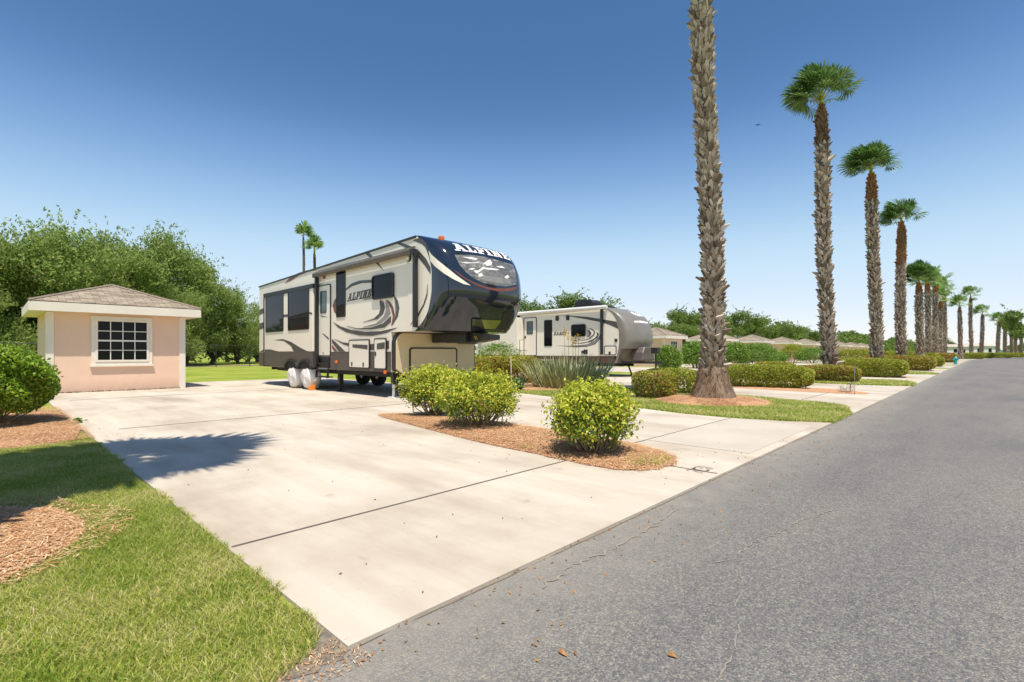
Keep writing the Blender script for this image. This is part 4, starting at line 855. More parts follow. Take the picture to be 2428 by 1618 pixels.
def make_palm(H, r, label, new=1.2, per=95, bsz=.15, base=None, lean=0, cr=.95, pet=.85, nf=30, flare=.5, lo=8, fine=True, boot2='boot_new', neck=.32, wind=1.0):
    ph = rng.uniform(0, 6.28); bend = lambda z: .07 * np.sin(np.asarray(z) * .42 + ph) * np.clip(np.asarray(z) / 3, 0, 1)
    def bent(v): v = np.array(v, dtype=float); v[:, 0] += bend(v[:, 2]); v[:, 1] -= .6 * bend(v[:, 2] * 1.2); return v
    t = thing('palm_tree', (0, 0, 0), label, 'palm', 'palms along the road')
    rad = lambda z: (r + flare * r * math.exp(-z / .35)) * (1 - .12 * z / H) * (1 - .55 * max(0, (z - (H - .9)) / .9) ** 1.5) * (1 + .03 * math.sin(z * 1.7) + .02 * math.sin(z * 4.1 + 1))
    zs = np.concatenate([[-.05, .1, .25, .4, .6], np.linspace(.9, H, 30)])
    lm = MB().lathe([(rad(z), z) for z in zs] + [(.02, H + .1)], (0, 0, 0), 18); lm.v = [tuple(q) for q in bent(lm.v)]; tr = lm.build('trunk', M['trunkcore'], t, smooth=70)
    v, f = boots(.45 if flare > .3 else .05, H - new, rad, per, bsz); mesh_obj('leaf_bases', bent(v), f, M['boot'], tr)
    v, f = boots(H - new, H + .05, lambda z: rad(z) * .96, per * 1.2, bsz * .85); mesh_obj('fresh_leaf_bases', bent(v), f, M[boot2], tr)
    (v, f), (pv, pf) = fronds(nf, cr, pet, lo=lo, seg=34 if fine else 20, wind=wind)
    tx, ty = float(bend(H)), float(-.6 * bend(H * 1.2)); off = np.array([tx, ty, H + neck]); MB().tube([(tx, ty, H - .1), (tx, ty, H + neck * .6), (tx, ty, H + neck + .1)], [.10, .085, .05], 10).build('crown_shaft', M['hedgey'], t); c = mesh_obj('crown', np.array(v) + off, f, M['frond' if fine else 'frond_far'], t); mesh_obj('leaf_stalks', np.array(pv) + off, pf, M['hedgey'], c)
    return t, rad
def place(o, x, y, rz=0, s=1, lab=None):
    o.location = (x, y, 0); o.rotation_euler = (0, 0, rz); o.scale = (s,) * 3 if not hasattr(s, '__len__') else s
    if lab: o['label'] = lab
    return o
def lean(o, a): o.rotation_euler = (Matrix.Rotation(-a, 3, Vector((CA, SA, 0))) @ o.rotation_euler.to_matrix()).to_euler()
p1, rad1 = make_palm(11.2, .195, 'thick shaggy palm trunk nearest the camera, rising out of the picture from a mulch ring', per=190, bsz=.125, flare=.75)
# root skirt of the near palm: fibrous flare
mb = MB().lathe([(.50, 0), (.45, .12), (.39, .3), (.33, .5), (.29, .70), (.25, .78)], (0, 0, 0), 30)
for i in range(len(mb.v)): v = mb.v[i]; k = 1 + rng.uniform(-.09, .09) + .06 * math.sin(5 * math.atan2(v[1], v[0]) + v[2] * 3); mb.v[i] = (v[0] * k, v[1] * k, v[2] + rng.uniform(-.02, .02) * (v[2] > .05))
n = 1100; a = rng.uniform(0, 6.28, n); z = rng.random(n) ** 1.2 * .85; r_ = np.interp(z, [0, .12, .3, .5, .7, .9], [.52, .47, .41, .35, .31, .28]); c_ = np.stack([np.cos(a) * r_, np.sin(a) * r_, z], 1); d_ = np.stack([np.cos(a) * .25 + rng.normal(0, .3, n), np.sin(a) * .25 + rng.normal(0, .3, n), -np.ones(n)], 1) * rng.uniform(.04, .12, n)[:, None]; s_ = np.stack([-np.sin(a), np.cos(a), 0 * a], 1) * .006
mesh_obj('root_fibres', np.stack([c_ - s_, c_ + s_, c_ + d_ + s_ * .5, c_ + d_ - s_ * .5], 1).reshape(-1, 3), np.arange(4 * n).reshape(-1, 4), M['boot_mid'], p1)
mb.build('root_flare', M['flare'], p1, smooth=80)
place(p1, 11.2, 4.42); lean(p1, .022)
p0, _ = make_palm(7.3, .26, 'palm in a mulch ring beside the left lawn, out of frame but shading the grass', nf=40, cr=1.05, pet=.55, lo=-8); place(p0, -.5, 4.25, 1.0)
spec = [(22.8, 4.4, 10.7, .215, 'second palm from the camera, straight trunk behind the low reddish hedge'), (34.6, 4.4, 11.1, .265, 'third palm from the camera, orange collar under a dense crown, above the rounded green hedge'),
        (46.4, 4.4, 10.6, .29, 'fourth palm from the camera, slimmer tall trunk with rusty patches'), (60, 4.35, 7.5, .29, 'stout short palm, first of the overlapping cluster right of the fourth palm'),
        (70, 4.4, 8.5, .25, 'second palm of the overlapping cluster beyond the stout one'), (80.6, 4.4, 9.3, .26, 'third palm of the overlapping cluster, orange collar under its crown'), (90.5, 4.4, 8.0, .25, 'lower yellow-green palm closing the overlapping cluster'),
        (101, 4.4, 10.3, .25, 'tall palm rising behind the lower yellow-green one in the cluster'), (113, 2.97, 8.7, .29, 'slim palm standing alone above the white buildings, first right of the cluster'), (124.5, 1.75, 11.2, .27, 'tallest of the far slim palms, in front of the white buildings'),
        (136, .4, 8.6, .31, 'wide-crowned palm by the teal awning, right of the tallest far palm'), (148, -2.1, 7.6, .33, 'far palm standing clear left of the last overlapping four'), (160, -3.5, 7.0, .33, 'far palm, first of the last four at the right edge'),
        (171, -4.8, 6.9, .33, 'far palm, second of the last four at the right edge'), (183, -5.9, 6.9, .33, 'far palm, third of the last four, partly under the leafy tree'), (194, -7.4, 7.0, .33, 'farthest palm, at the right edge beneath the leafy tree')]
for i, (x, y, H, r, lab) in enumerate(spec):
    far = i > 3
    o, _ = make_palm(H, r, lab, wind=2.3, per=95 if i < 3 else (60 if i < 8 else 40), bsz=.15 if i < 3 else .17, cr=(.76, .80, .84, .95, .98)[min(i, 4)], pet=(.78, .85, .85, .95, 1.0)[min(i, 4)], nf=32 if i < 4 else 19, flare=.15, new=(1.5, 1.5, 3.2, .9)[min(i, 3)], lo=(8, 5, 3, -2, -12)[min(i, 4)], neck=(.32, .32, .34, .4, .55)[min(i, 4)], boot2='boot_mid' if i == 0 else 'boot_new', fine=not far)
    place(o, x, y, rng.uniform(-.4, .4)); lean(o, (.036, .028, .012, .01, 0, -.004, .006)[min(i, 6)] if i < 7 else rng.uniform(-.02, .03))
for px, top, d, H, lab, r in ((697, 540, 62, 15.6, 'taller of two slender palms rising behind the fifth wheel trailer roof', .16), (723, 575, 60, 13.4, 'shorter of two slender palms rising behind the fifth wheel trailer roof', .17)):
    q = ray(px, 810) * d; o, _ = make_palm(H, r, lab, per=8, bsz=.12, cr=.9, pet=.7, nf=20, flare=.1, new=2.6, fine=False); place(o, q.x, q.y, rng.uniform(0, 6)); o['group'] = 'slender palms beyond the fence'

# ------------------------------------------------------------------ shrubs and hedges
def stems(mb, c, n, r0, spread, h, rad=.008, kink=.12):
    for i in range(n):
        a = rng.uniform(0, 6.28); s = rng.uniform(.15, 1) ** .7; b = Vector((c[0] + math.cos(a) * r0 * rng.uniform(.2, 1), c[1] + math.sin(a) * r0 * rng.uniform(.2, 1), c[2]))
        e = Vector((c[0] + math.cos(a) * spread * s, c[1] + math.sin(a) * spread * s, c[2] + h * rng.uniform(.6, 1) * (1.1 - .35 * s)))
        m = b.lerp(e, .5) + Vector((rng.uniform(-kink, kink), rng.uniform(-kink, kink), -.03 - .1 * s * h))
        mb.tube([b, b.lerp(m, .55) , m, e], [rad * 1.3, rad * 1.1, rad, rad * .4], 5, False)
        for _ in range(2):
            d = m.lerp(e, rng.uniform(.1, .7)); mb.tube([d, d + Vector((rng.uniform(-.2, .2), rng.uniform(-.2, .2), rng.uniform(.1, .28))) * (h / .7)], [rad * .6, rad * .25], 4, False)
def shrub(name, c, rx, ry, h, z0, n, leaf, mats, label, catg='shrub', group=None, clump=0, stem=26, stemr=.009, lumpy=.16, shell=.45, droop=0, up=.6, ratio=.5, shoots=0, shoot_l=.22):
    t = thing(name, (c[0], c[1], 0), label, catg, group)
    u = unit(n); u[:, 2] = np.where(u[:, 2] < -.75, -u[:, 2], u[:, 2]); fn = lump(3); k = 1 + lumpy * fn(u)
    rr = 1 - shell * rng.random(n) ** 1.8
    p = u * rr[:, None] * k[:, None]
    hz = (h - z0) / 2
    pos = np.stack([c[0] + p[:, 0] * rx, c[1] + p[:, 1] * ry, z0 + hz + p[:, 2] * hz], 1)
    if clump:
        m = max(8, n // clump); q = pos[:m]; idx = rng.integers(0, m, n); pos = q[idx] + rng.normal(0, leaf * 1.0, (n, 3)); u = u[idx]; rr = rr[idx]
    if shoots:
        us = unit(shoots); us[:, 2] = np.abs(us[:, 2]) * .9 + .05; tt = rng.uniform(.82, 1.0 + shoot_l, (shoots, 14)); hz2 = (h - z0) / 2
        q = us[:, None] * tt[:, :, None] * (1 + lumpy * fn(us))[:, None, None] * np.array([rx, ry, hz2]) + np.array([c[0], c[1], z0 + hz2]) + rng.normal(0, leaf * .5, (shoots, 14, 3))
        pos = np.concatenate([pos, q.reshape(-1, 3)]); u = np.concatenate([u, np.repeat(us, 14, 0)]); rr = np.concatenate([rr, np.ones(shoots * 14)]); n = len(pos)
    pos[:, 2] = np.maximum(pos[:, 2], .015)
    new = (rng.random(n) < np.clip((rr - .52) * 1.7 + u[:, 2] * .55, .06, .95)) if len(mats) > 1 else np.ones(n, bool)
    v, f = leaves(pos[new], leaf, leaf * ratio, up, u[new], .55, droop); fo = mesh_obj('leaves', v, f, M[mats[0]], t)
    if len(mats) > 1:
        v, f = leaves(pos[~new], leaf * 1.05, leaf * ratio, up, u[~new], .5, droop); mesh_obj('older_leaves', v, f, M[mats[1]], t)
    mb = MB(); stems(mb, (c[0], c[1], 0), stem, rx * .28, min(rx, ry) * .92, h * .92, stemr)
    mb.build('stems', M['wood_l'], t); return t
GG = 'golden shrubs on the mulch island'
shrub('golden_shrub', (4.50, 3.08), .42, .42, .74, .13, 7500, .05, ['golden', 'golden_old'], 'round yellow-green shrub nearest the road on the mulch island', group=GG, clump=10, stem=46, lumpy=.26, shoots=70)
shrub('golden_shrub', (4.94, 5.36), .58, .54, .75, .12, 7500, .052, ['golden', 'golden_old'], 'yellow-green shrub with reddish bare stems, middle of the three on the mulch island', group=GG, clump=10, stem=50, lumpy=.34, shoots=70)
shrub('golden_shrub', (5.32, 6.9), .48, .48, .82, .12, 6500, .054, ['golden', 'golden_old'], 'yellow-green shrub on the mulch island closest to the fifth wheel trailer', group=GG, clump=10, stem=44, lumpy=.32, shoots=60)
shrub('glossy_shrub', (-.02, 10.7), .80, .95, 1.25, .06, 17000, .066, ['glossy'], 'big dome of glossy bright green leaves beside the peach hut', stem=30, lumpy=.13, shell=.30, ratio=.55, shoots=150, shoot_l=.06)
def hedge(name, c, lx, ly, h, rot, n, leaf, mats, label, group, rnd=.18, lumpy=.05, z0=.03, stemn=40):
    t = thing(name, (c[0], c[1], 0), label, 'hedge' if max(lx, ly) > 1.3 else 'shrub', group); ca, sa_ = math.cos(rot), math.sin(rot)
    P = []; U_ = []
    pw = 4.0
    n = int(n * 1.9); leaf *= 1.3; u = unit(n); u[:, 2] = np.abs(u[:, 2]) * np.where(rng.random(n) < .34, -1, 1)
    s = 1 / (np.abs(u) ** pw).sum(1) ** (1 / pw); q = u * s[:, None]
    # spread evenly along the long axis
    q[:, 0] = np.clip(q[:, 0] + 0, -1, 1)
    fn = lump(3); k = (1 + lumpy * fn(q * np.array([lx / max(ly, .1), 1, 1]) * .7)) * (1 - .30 * rng.random(n) ** 2.2)
    x = q[:, 0] * lx / 2 * k; y = q[:, 1] * ly / 2 * k; z = z0 + (h - z0) / 2 * (1 + q[:, 2] * k)
    pos = np.stack([c[0] + x * ca - y * sa_, c[1] + x * sa_ + y * ca, np.maximum(z, .01)], 1)
    v, f = leaves(pos, leaf, leaf * .6, .5, u, .35); 
    if len(mats) > 1:
        m2 = lump(3)(q * 1.4 + 5) + rng.normal(0, .25, n) > .12
        va, fa = leaves(pos[~m2], leaf, leaf * .6, .5, u[~m2], .35); mesh_obj('leaves', va, fa, M[mats[0]], t)
        va, fa = leaves(pos[m2], leaf, leaf * .6, .5, u[m2], .35); mesh_obj('reddish_leaves' if mats[1] == 'hedger' else 'paler_leaves', va, fa, M[mats[1]], t)
    else: mesh_obj('leaves', v, f, M[mats[0]], t)
    mb = MB()
    for i in range(stemn):
        x = rng.uniform(-.42, .42) * lx; y = rng.uniform(-.3, .3) * ly; bx, by = c[0] + x * ca - y * sa_, c[1] + x * sa_ + y * ca
        for _ in range(2): mb.tube([(bx, by, 0), (bx + rng.uniform(-.12, .12), by + rng.uniform(-.12, .12), h * .5), (bx + rng.uniform(-.25, .25), by + rng.uniform(-.25, .25), h * .9)], [.012, .009, .004], 5, False)
    mb.tube([(c[0] - .42 * lx * ca, c[1] - .42 * lx * sa_, .01), (c[0] + .42 * lx * ca, c[1] + .42 * lx * sa_, .01)], .03, 5)
    mb.build('stems', M['wood_l'], t); return t
HP = math.pi / 2; GH = 'clipped hedges along the drives'; GR = 'round shrubs in the beds'
hedge('round_shrub', (11.05, 5.75), .95, .9, .66, 0, 5200, .035, ['hedgeg', 'hedger'], 'clipped round green shrub with twiggy base left of the nearest palm trunk', GR, lumpy=.1)
hedge('low_hedge', (13.0, 6.3), 1.5, .9, .66, HP, 4200, .04, ['hedgeg', 'hedgey'], 'small clipped hedge showing just behind the left of the nearest palm trunk', GH)
hedge('clipped_hedge', (16.6, 5.0), 2.75, .95, .72, HP + .05, 12000, .042, ['hedgeg', 'hedgey'], 'long green clipped hedge just right of the nearest palm trunk', GH)
hedge('clipped_hedge', (21.7, 4.35), 2.2, .9, .62, HP + .1, 8000, .045, ['hedger', 'hedgeg'], 'low reddish brown hedge in front of the second palm', GH, lumpy=.09)
hedge('clipped_hedge', (20.9, 5.9), 1.5, .9, .74, HP, 5000, .05, ['hedgey', 'hedger'], 'yellowish rough hedge left of the second palm base', GH, lumpy=.12)
hedge('clipped_hedge', (27.6, 3.75), 2.7, 1.25, .82, HP, 9000, .05, ['hedgey', 'hedgeg'], 'rounded bright green hedge below the third palm', GH)
hedge('clipped_hedge', (33.6, 4.9), 2.6, 1.0, .80, HP, 6000, .06, ['hedger', 'hedgey'], 'orange-tinged hedge behind the third palm trunk', GH, lumpy=.1)
hedge('clipped_hedge', (39.2, 3.6), 3.0, 1.5, .92, HP, 7000, .07, ['hedger', 'hedgeg'], 'brownish rounded hedge below the fourth palm', GH)
hedge('clipped_hedge', (51.0, 3.2), 1.9, 1.3, .80, HP, 4000, .08, ['hedgeg'], 'dark green block hedge left of the teal hydrant', GH)
hedge('clipped_hedge', (45.5, 5.2), 3.2, 1.2, .9, HP, 4500, .08, ['hedger', 'hedgey'], 'orange-green hedge behind the fourth palm base', GH)
for i, (x, y, lx, lab, mm) in enumerate(((63, 4.6, 3, 'bright green hedge at the foot of the palm cluster', 'hedgeg'), (74, 3.6, 3, 'orange and green hedge right of the palm cluster', 'hedger'), (118, 1.6, 3.5, 'far green hedge between the two slim palms', 'hedgeg'), (131, .4, 3.5, 'far green hedge right of the tallest slim palm', 'hedgey'), (142, -1.8, 5, 'far yellow-green hedge left of the last overlapping palms', 'hedgey'), (155, -3.6, 6, 'farthest low hedge beneath the last overlapping palms', 'hedgey'))):
    hedge('clipped_hedge', (x, y), lx, 1.5, 1.05, HP, 2500, .12, [mm], lab, GH, stemn=8)
def g2(px, py): q = ground(px, py); return q
GS = 'big leafy shrubs before the huts'
for px, py, w_, h, lab, mm, mn in ((1537, 852, 1.35, 1.35, 'round bright green shrub right of the travel trailer jack', 'shrubg', 3500), (1598, 846, 1.9, 1.75, 'dark green shrub hugging the left edge of the nearest palm trunk', 'shrubg', 4000), (1690, 842, 2.0, 1.8, 'mid green shrub hugging the right edge of the nearest palm trunk', 'shrubg', 4000),
        (1738, 841, 3.2, 1.75, 'wide dark green shrub below the third and fourth huts', 'shrubg', 6000), (1822, 833, 2.6, 1.9, 'yellow-topped shrub in front of the hut row', 'hedgey', 3500), (1868, 834, 3.2, 1.5, 'dark green low shrub left of the second palm trunk', 'shrubg', 3500), (1780, 837, 2.0, 1.1, 'small dark shrub right of the wide dark green one', 'shrubg', 2500)):
    q = g2(px, py); shrub('leafy_shrub', q, w_ / 2, w_ / 2, h, .08, mn * 2, .115 if mn < 5000 else .105, [mm], lab, group=GS, clump=5, stem=10, stemr=.02, lumpy=.12, shell=.35)
for px, py, ln, h, lab in ((1965, 829, 9, 1.5, 'long bright green hedge between the second and third palms'), (2055, 823, 7, 1.4, 'bright green hedge between the third and fourth palms'), (2100, 821, 6, 1.4, 'bright green hedge right of the fourth palm')):
    q = g2(px, py); hedge('clipped_hedge', q, ln * .6, 1.6, h, -.81, 4500, .12, ['hedgeg'], lab, 'clipped hedges before the huts', stemn=10)
# bed between the two trailers
q = g2(1150, 884); hedge('flowering_shrub', (q[0] + .4, q[1] + .3), 2.6, 1.2, .95, -.75, 7500, .055, ['hedgeg', 'hedger'], 'rusty-tipped sprawling shrub between the two trailers', None, lumpy=.2)
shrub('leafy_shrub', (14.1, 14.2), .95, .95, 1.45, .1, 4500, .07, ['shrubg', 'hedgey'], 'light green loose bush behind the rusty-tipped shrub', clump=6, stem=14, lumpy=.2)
def aloe_clump(c):
    t = thing('aloe_clump', (c[0], c[1], 0), 'wide clump of spiky grey-green aloe blades with yellow flower spikes', 'plant'); vs = []; fs = []; b = 0
    for i in range(520):
        a = rng.uniform(0, 6.28); r0 = .95 * math.sqrt(rng.random()); bx, by = c[0] + math.cos(a) * r0 * 1.15, c[1] + math.sin(a) * r0; L = rng.uniform(.62, 1.12); tilt = .12 + .55 * r0 + rng.uniform(-.1, .12); a2 = a + rng.uniform(-.7, .7)
        d = np.array([math.cos(a2) * math.sin(tilt), math.sin(a2) * math.sin(tilt), math.cos(tilt)]); s = np.cross(d, [math.cos(a2 + rng.uniform(-1, 1)), math.sin(a2), .3]); s /= np.linalg.norm(s); n = np.cross(s, d)
        P = np.array([bx, by, .0]); w = rng.uniform(.018, .03); curl = np.array([0, 0, .10]) if rng.random() < .6 else np.array([math.cos(a2), math.sin(a2), -.4]) * .12
        for k, (tt, ww) in enumerate(((0, 1), (.4, .85), (.75, .5), (1, .05))):
            ctr = P + d * L * tt + curl * tt * tt; vs += [ctr - s * w * ww + n * w * .5 * ww, ctr - n * w * .2 * ww, ctr + s * w * ww + n * w * .5 * ww]
        for k in range(3): o = b + 3 * k; fs += [(o, o + 1, o + 4, o + 3), (o + 1, o + 2, o + 5, o + 4)]
        b += 12
    mesh_obj('blades', vs, fs, M['aloe'], t)
    for px, top in ((1297, 752), (1306, 762), (1329, 767), (1316, 776), (1322, 771)):
        d = (c[0] * CA + c[1] * SA); q = ray(px, 810) * d; z = 1.1 + (810 - top) / 1144 * d
        st = MB().tube([(q.x + .08, q.y, .1), (q.x + .02, q.y, z * .6), (q.x, q.y, z)], [.010, .008, .005], 6).build('flower_stalk', M['aloe'], t)
        n = 46; p = np.stack([q.x + rng.normal(0, .03, n), q.y + rng.normal(0, .03, n), z - rng.random(n) * .26], 1); v, f = leaves(p, .06, .022, 0, None, 0, .9); mesh_obj('flowers', v, f, M['yflower'], st)
    return t
aloe_clump((12.55, 9.55))
def agave(c):
    t = thing('agave_plant', (c[0], c[1], 0), 'small blue-green agave rosette behind the middle golden shrub', 'plant'); vs = []; fs = []; b = 0
    for i in range(26):
        a = i * 2.4; tilt = .2 + i * .04; L = .42; d = np.array([math.cos(a) * math.sin(tilt), math.sin(a) * math.sin(tilt), math.cos(tilt)]); s = np.array([-math.sin(a), math.cos(a), 0]); n = np.cross(s, d)
        for tt, ww in ((0, .8), (.45, 1), (.8, .6), (1, .03)): ctr = np.array([*c, .02]) + d * L * tt; vs += [ctr - s * .045 * ww - n * .012, ctr, ctr + s * .045 * ww - n * .012]
        for k in range(3): o = b + 3 * k; fs += [(o, o + 1, o + 4, o + 3), (o + 1, o + 2, o + 5, o + 4)]
        b += 12
    mesh_obj('blades', vs, fs, M['agave'], t)
    MB().tube([(c[0] - .3, c[1], .0), (c[0] - .3, c[1] + .02, 1.0)], .012, 6).build('dry_stalk', M['trim'], t)
agave(ground(1192, 899))
q = ground(1243, 884); t = thing('pink_flowers', (q[0], q[1], 0), 'little pink-red flowers low at the left foot of the aloe clump', 'flowers')
p = np.stack([q[0] + rng.normal(0, .12, 60), q[1] + rng.normal(0, .12, 60), rng.uniform(.03, .16, 60)], 1); v, f = leaves(p, .05, .04, 1); mesh_obj('petals', v, f, M['pink'], t)
p = np.stack([q[0] + rng.normal(0, .14, 120), q[1] + rng.normal(0, .14, 120), rng.uniform(.0, .1, 120)], 1); v, f = leaves(p, .05, .03, 1); mesh_obj('leaves', v, f, M['shrubg'], t)
# weeds at the corner of the left bed
q = ground(178, 972); p = np.stack([q[0] + rng.normal(0, .024, 130), q[1] + rng.normal(0, .024, 130), rng.uniform(.0, .07, 130)], 1); v, f = leaves(p, .06, .035, 1)
tag(mesh_obj('weed', v, f, M['shrubg'], loc=(q[0], q[1], 0)), 'little weed sprouting at the drive edge by the big glossy shrub', 'weed')
# bare twigs and thin markers on the second island
t = thing('dry_plant', (15.9, 2.75, 0), 'bare twiggy dead plant at the tip of the far mulch island', 'plant'); mb = MB(); stems(mb, (15.9, 2.75, .03), 16, .08, .28, .26, .004); mb.build('twigs', M['wood_l'], t)
q = ground(1964, 892 + 14); tag(MB().tube([(q[0], q[1], 0), (q[0], q[1], .78)], .007, 6).box(q[0] - .012, q[0] + .012, q[1] - .012, q[1] + .012, 0, .03).build('marker_rod', M['mid_dec'], loc=(q[0], q[1], 0)), 'tall thin grey rod standing at the island tip by the road', 'marker')
q = ground(1954, 903); tag(MB().tube([(q[0], q[1], 0), (q[0], q[1], .24)], .012, 6).box(q[0] - .05, q[0] + .05, q[1] - .03, q[1] + .03, .24, .27).build('marker_stake', M['wood_l'], loc=(q[0], q[1], 0)), 'short wooden stake with a flat cap beside the thin grey rod', 'marker')

# ------------------------------------------------------------------ trees
def tree_mesh(H, cr, n, leaf, mkey, trunk_h, lumps, label, nbr=9, flat=.75, name='tree', loc=(0, 0, 0), rot=0, droopy=.5):
    t = thing(name, (0, 0, 0), label, 'tree'); cx = np.array([rng.normal(0, cr * .62, lumps), rng.normal(0, cr * .62, lumps), rng.uniform(trunk_h + .6, H * .86, lumps)], ).T
    rad = np.linalg.norm(cx[:, :2], axis=1); cx[:, :2] *= np.minimum(1, cr * .85 / (rad + 1e-6))[:, None]
    cx[:, 2] = np.minimum(cx[:, 2], trunk_h + .5 + (H - trunk_h) * np.sqrt(np.clip(1 - (np.linalg.norm(cx[:, :2], axis=1) / (cr * 1.08)) ** 2, .03, 1)))
    sz = rng.uniform(.12, .30, lumps) * cr; k = rng.choice(lumps, n, p=(sz ** 2) / (sz ** 2).sum()); u = unit(n); rr = (rng.random(n) ** .45)[:, None]
    pos = cx[k] + u * rr * sz[k][:, None] * np.array([1, 1, flat]); pos += rng.normal(0, .10, (n, 3))
    # loose sprays sticking out of the outline
    m = n // 5; ks = rng.integers(0, lumps, m // 12 + 1); dv = unit(len(ks)); dv[:, 2] = np.abs(dv[:, 2]) * .9
    tt = rng.random((len(ks), 12))[:, :, None]; spr = (cx[ks][:, None] + dv[:, None] * (sz[ks][:, None, None] * (.75 + 1.15 * tt)) * np.array([1, 1, .9])).reshape(-1, 3) + rng.normal(0, .07, (len(ks) * 12, 3))
    pos = np.concatenate([pos, spr]); v, f = leaves(pos, leaf, leaf * .42, .4, None, 0, droopy); cr_ = mesh_obj('crown', v, f, M[mkey], t)
    mb = MB(); b = Vector((0, 0, -.05)); r0 = .028 * H + .05
    fork = Vector((rng.normal(0, .15), rng.normal(0, .15), trunk_h * .55)); mb.tube([b, b.lerp(fork, .5) + Vector((.05, .03, 0)), fork], [r0 * 1.25, r0, r0 * .85], 9, False)
    order = np.argsort(-sz)[:nbr]
    for i in order:
        e = Vector(cx[i]); m1 = fork.lerp(e, .45) + Vector((rng.normal(0, .3), rng.normal(0, .3), -.25)); mb.tube([fork - Vector((0, 0, .1)), m1, m1.lerp(e, .6) + Vector((0, 0, .1)), e], [r0 * .6, r0 * .38, r0 * .22, .02], 6, False)
        for _ in range(3): d = m1.lerp(e, rng.uniform(.2, .9)); mb.tube([d, d + Vector((rng.normal(0, .8), rng.normal(0, .8), rng.uniform(0, 1.1)))], [.045, .012], 4, False)
    mb.build('trunk', M['bark'], t); t['group'] = 'trees beyond the fence'; return t
protoA = tree_mesh(10.2, 5.4, 34000, .23, 'mesq', 1.5, 46, 'tall feathery green tree at the far left edge, beyond the fence')
protoB = tree_mesh(8.6, 5.2, 28000, .23, 'mesq', 1.0, 40, 'x', flat=.7)
protoC = tree_mesh(9.8, 6.4, 22000, .36, 'mesq2', 1.2, 44, 'x', flat=.7)
def at(px, Y): d = ray(px, 810); t_ = Y / d.y; return (t_ * d.x, Y, 0)
def top_scale(px, Y, py, H): d = ray(px, 810); t_ = Y / d.y; return (1.1 + (810 - py) / 1144 * t_) / H
LT = [(protoA, 15, 50, 545, 0, None, 1.0), (protoA, 100, 54, 545, 1.3, 'feathery tree rising left of the hut roof peak, behind the fence', .95), (protoB, 180, 49, 525, 2.2, 'tall feathery tree directly above the hut roof peak', 1.0), (protoA, 282, 51, 508, 3.9, 'tallest tree right of the hut roof peak, wispy top', .95),
      (protoB, 340, 52, 532, 5.0, 'tree rising above the right slope of the hut roof', .75), (protoA, 425, 52, 615, .6, 'lower rounded tree right of the hut eave', .8), (protoB, 487, 54, 648, 1.9, 'low tree between the hut and the rear of the fifth wheel trailer', .8), (protoB, 592, 60, 684, 3.1, 'small pale tree just left of the fifth wheel trailer rear', .9), (protoB, -60, 52, 535, 4.4, 'tree standing just outside the left edge of the picture', 1.1),
      (protoB, 548, 54, 715, 4.0, 'lowest bushy tree at the left of the fifth wheel trailer', .8), (protoB, 60, 46, 660, 5.6, 'dark low spreading tree behind the left side of the hut', 1.0), (protoA, 385, 47, 640, 2.7, 'bushy tree close behind the right corner of the hut', .8)]
used = set()
for pr, px, Y, py, rz, lab, wx in LT:
    Hh = {protoA.name: 10.2, protoB.name: 8.6, protoC.name: 9.8}[pr.name]; s = top_scale(px, Y, py, Hh) ; s3 = (max(s, .7) * wx, max(s, .7) * wx, s)
    if pr.name not in used and lab is None: used.add(pr.name); pr.location = at(px, Y); pr.rotation_euler = (0, 0, rz); pr.scale = s3
    else: dup(pr, at(px, Y), rz, s3, lab)
RTREES = [(1215, 46, 710, 'dark bush tree at the left over the travel trailer roof'), (1282, 47, 676, 'round airy tree behind the travel trailer roof air conditioner'), (1340, 48, 728, 'low tree right of the roof air conditioner'), (1515, 48, 735, 'low tree behind the first visible peach hut'),
          (1585, 47, 708, 'tall dark tree just left of the nearest palm trunk'), (1655, 48, 712, 'tall dark tree just right of the nearest palm trunk'), (1718, 50, 728, 'rounded tree behind the third visible hut roof'), (1775, 50, 735, 'rounded tree left of the gap before the second palm'), (1840, 52, 752, 'low tree left of the second palm trunk')]
for i, (px, Y, py, lab) in enumerate(RTREES):
    s = top_scale(px, Y, py, 9.8)
    if i == 0: protoC.location = at(px, Y); protoC['label'] = lab; protoC.scale = (1, 1, s)
    else: dup(protoC, at(px, Y), i * 1.7, (1.25 + .15 * (i % 3), 1.25, s), lab)
bpy.data.objects.remove  # keep prototypes in use only
for ch in list(protoB.children): bpy.data.objects.remove(ch)
bpy.data.objects.remove(protoB)
# far wood: one mass that nobody could count
n = 30000; xs = rng.uniform(190, 620, n); hh = 8.5 + 2.0 * np.sin(xs * .045) + 1.5 * np.sin(xs * .13 + 1) + 1.0 * np.sin(xs * .37); zz = hh * rng.random(n) ** .6; yy = 52 + rng.uniform(-5, 6, n) * (1 - .3 * zz / 10) - (xs - 190) * .03
v, f = leaves(np.stack([xs, yy, zz], 1), 1.3, .8, .6); tag(mesh_obj('far_wood', v, f, M['mesq2'], loc=(300, 52, 0)), 'distant line of green trees behind the row of huts', 'trees', kind='stuff')
n = 16000; xs = rng.uniform(-70, 190, n); v, f = leaves(np.stack([xs, 62 + rng.uniform(-3, 3, n), rng.random(n) ** .7 * (5 + 1.2 * np.sin(xs * .21))], 1), .8, .5, .6); tag(mesh_obj('far_undergrowth', v, f, M['mesq2'], loc=(60, 62, 0)), 'green undergrowth beneath the trees beyond the fence', 'undergrowth', kind='stuff')
